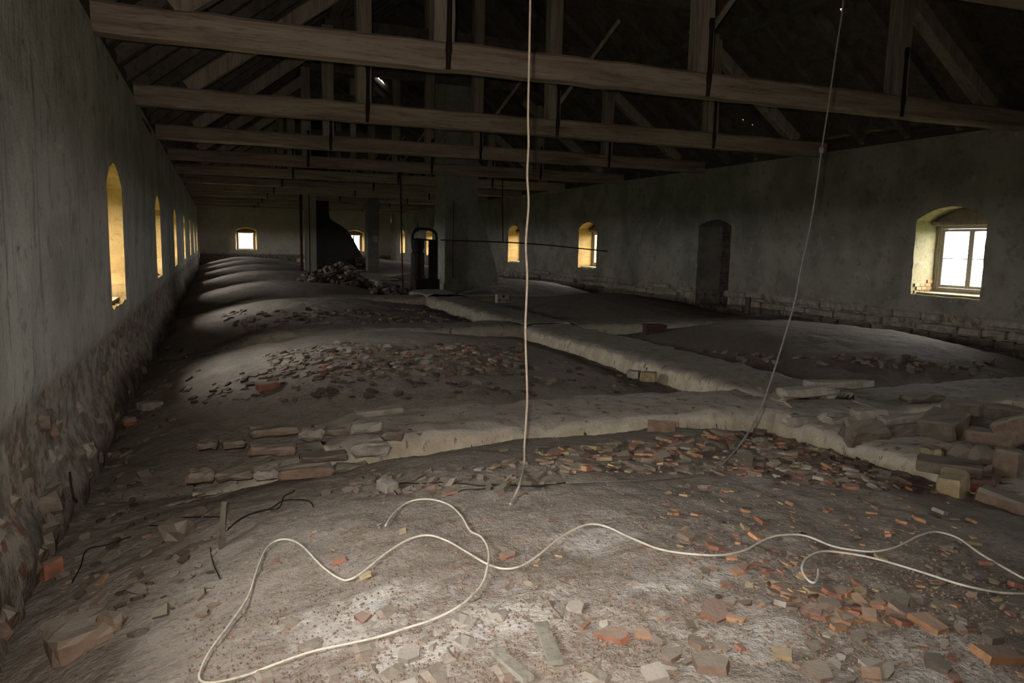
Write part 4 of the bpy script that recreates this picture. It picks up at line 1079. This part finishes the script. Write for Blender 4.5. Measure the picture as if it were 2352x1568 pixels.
for zone, x, y, s_, m_ in singles:
    o = put_shard(x, y, s_, m_, rs); cn = CN[m_]; tag(o, Zd[zone][0].replace('small ', 'small '+cn+' ', 1).replace('dark brick', cn+' brick', 1), 'tile shard', cn+' '+Zd[zone][1])
SN = {'A': 'loose tile rubble packed before the near low wall', 'B': 'fine tile crumbs over the right slope of the near mound', 'C': 'tile rubble strewn over the second mound',
      'D': 'fine chips in the dust of the near mound', 'E': 'dark crumbs on the earth along the left wall', 'F': 'dim rubble on the farther mounds'}
for zone in 'ABCDEF':
    V = []; F = []; MI = []; mats = sorted(set(k_[1] for k_ in rest if k_[0] == zone))
    for mi, m_ in enumerate(mats):
        for _, x, y, s_, _m in rest[(zone, m_)]:
            me_ = rs.choice(SH[m_]); nz = (normal_at(x, y)+Vector((rs.uniform(-.3, .3), rs.uniform(-.3, .3), 0))).normalized()
            q = (nz.to_track_quat('Z', 'Y') @ Euler((0, 0, rs.uniform(0, 6.28))).to_quaternion()).to_matrix()
            b_ = len(V); c0 = Vector((x, y, fz(x, y)+s_*.08))
            V += [q @ (v.co*s_) + c0 for v in me_.vertices]
            for pl in me_.polygons: F.append(tuple(b_+i for i in pl.vertices)); MI.append(mi)
    if not V: continue
    me_ = pymesh('rubble', V, F); o = link('tile_rubble', me_, mats, kind='stuff')
    me_.polygons.foreach_set('material_index', MI); tag(o, SN[zone], 'rubble')
# gravel grains in the dust, near the camera
V = []; F = []; rg = random.Random(4)
for _ in range(6500):
    u = rg.random(); X_ = rg.uniform(420, 2352); Y_ = 1120+448*math.sqrt(rg.random())
    d_ = ray(X_, Y_); t_ = -1.33/d_.z; x, y = d_.x*t_, d_.y*t_
    s_ = rg.uniform(.0025, .008); b_ = len(V); zc = fz(x, y)+s_*.3
    a_ = rg.uniform(0, 3)
    for k2 in range(3): V.append((x+s_*math.cos(a_+k2*2.1), y+s_*math.sin(a_+k2*2.1), zc))
    V.append((x, y, zc+s_)); F += [(b_, b_+1, b_+3), (b_+1, b_+2, b_+3), (b_+2, b_, b_+3)]
o = link('grit', pymesh('grit', V, F), 'f_dust', kind='stuff'); tag(o, 'fine pale grit sprinkled over the dust of the near mound', 'grit')
# vault bricks showing through the dust at the bottom of the picture: parts of the floor
vb = [blob_brick(.20, .13, .06, 800+i, .13, 2, .3) for i in range(5)]
for q, m_ in zip(vb, ('f_pale', 'f_dust', 'f_dust', 'f_pale', 'f_dust')): q.materials.append(M[m_])
for (px_, py_, a_, sc_) in [(915, 1395, .3, .8), (1005, 1400, .5, .9), (1085, 1410, .4, .8), (1160, 1395, .2, .7), (1240, 1375, .3, .7), (1290, 1400, 1.2, .9), (1245, 1330, .2, .7), (1010, 1455, .4, .9), (1095, 1460, .5, .9),
                            (1170, 1470, .3, .8), (940, 1535, .5, 1), (1030, 1530, .3, .9), (1110, 1550, .2, .8), (870, 1480, .4, .9), (800, 1530, .4, .9), (1190, 1530, .2, .8), (1330, 1500, .3, .8), (1395, 1530, .4, .9),
                            (1050, 1490, 1.3, .7), (980, 1570, .3, .9), (860, 1420, .3, .8), (1100, 1360, .3, .7), (1180, 1345, .5, .6), (740, 1470, .3, .8), (690, 1420, .3, .8), (1460, 1500, .6, .8), (880, 1545, 1.2, .8),
                            (1060, 1585, .5, 1), (1250, 1570, .4, .9), (640, 1540, .3, .8), (1350, 1420, .3, .7)]:
    p = on_floor(px_, py_)
    o = bpy.data.objects.new('brick', rg.choice(vb)); COL.objects.link(o); o.parent = FLOOR
    o.location = (p.x, p.y, p.z-.034*sc_); o.rotation_euler = (rg.uniform(-.08, .08), rg.uniform(-.08, .08), a_+rg.uniform(-.3, .3)); o.scale = (sc_, sc_, sc_)
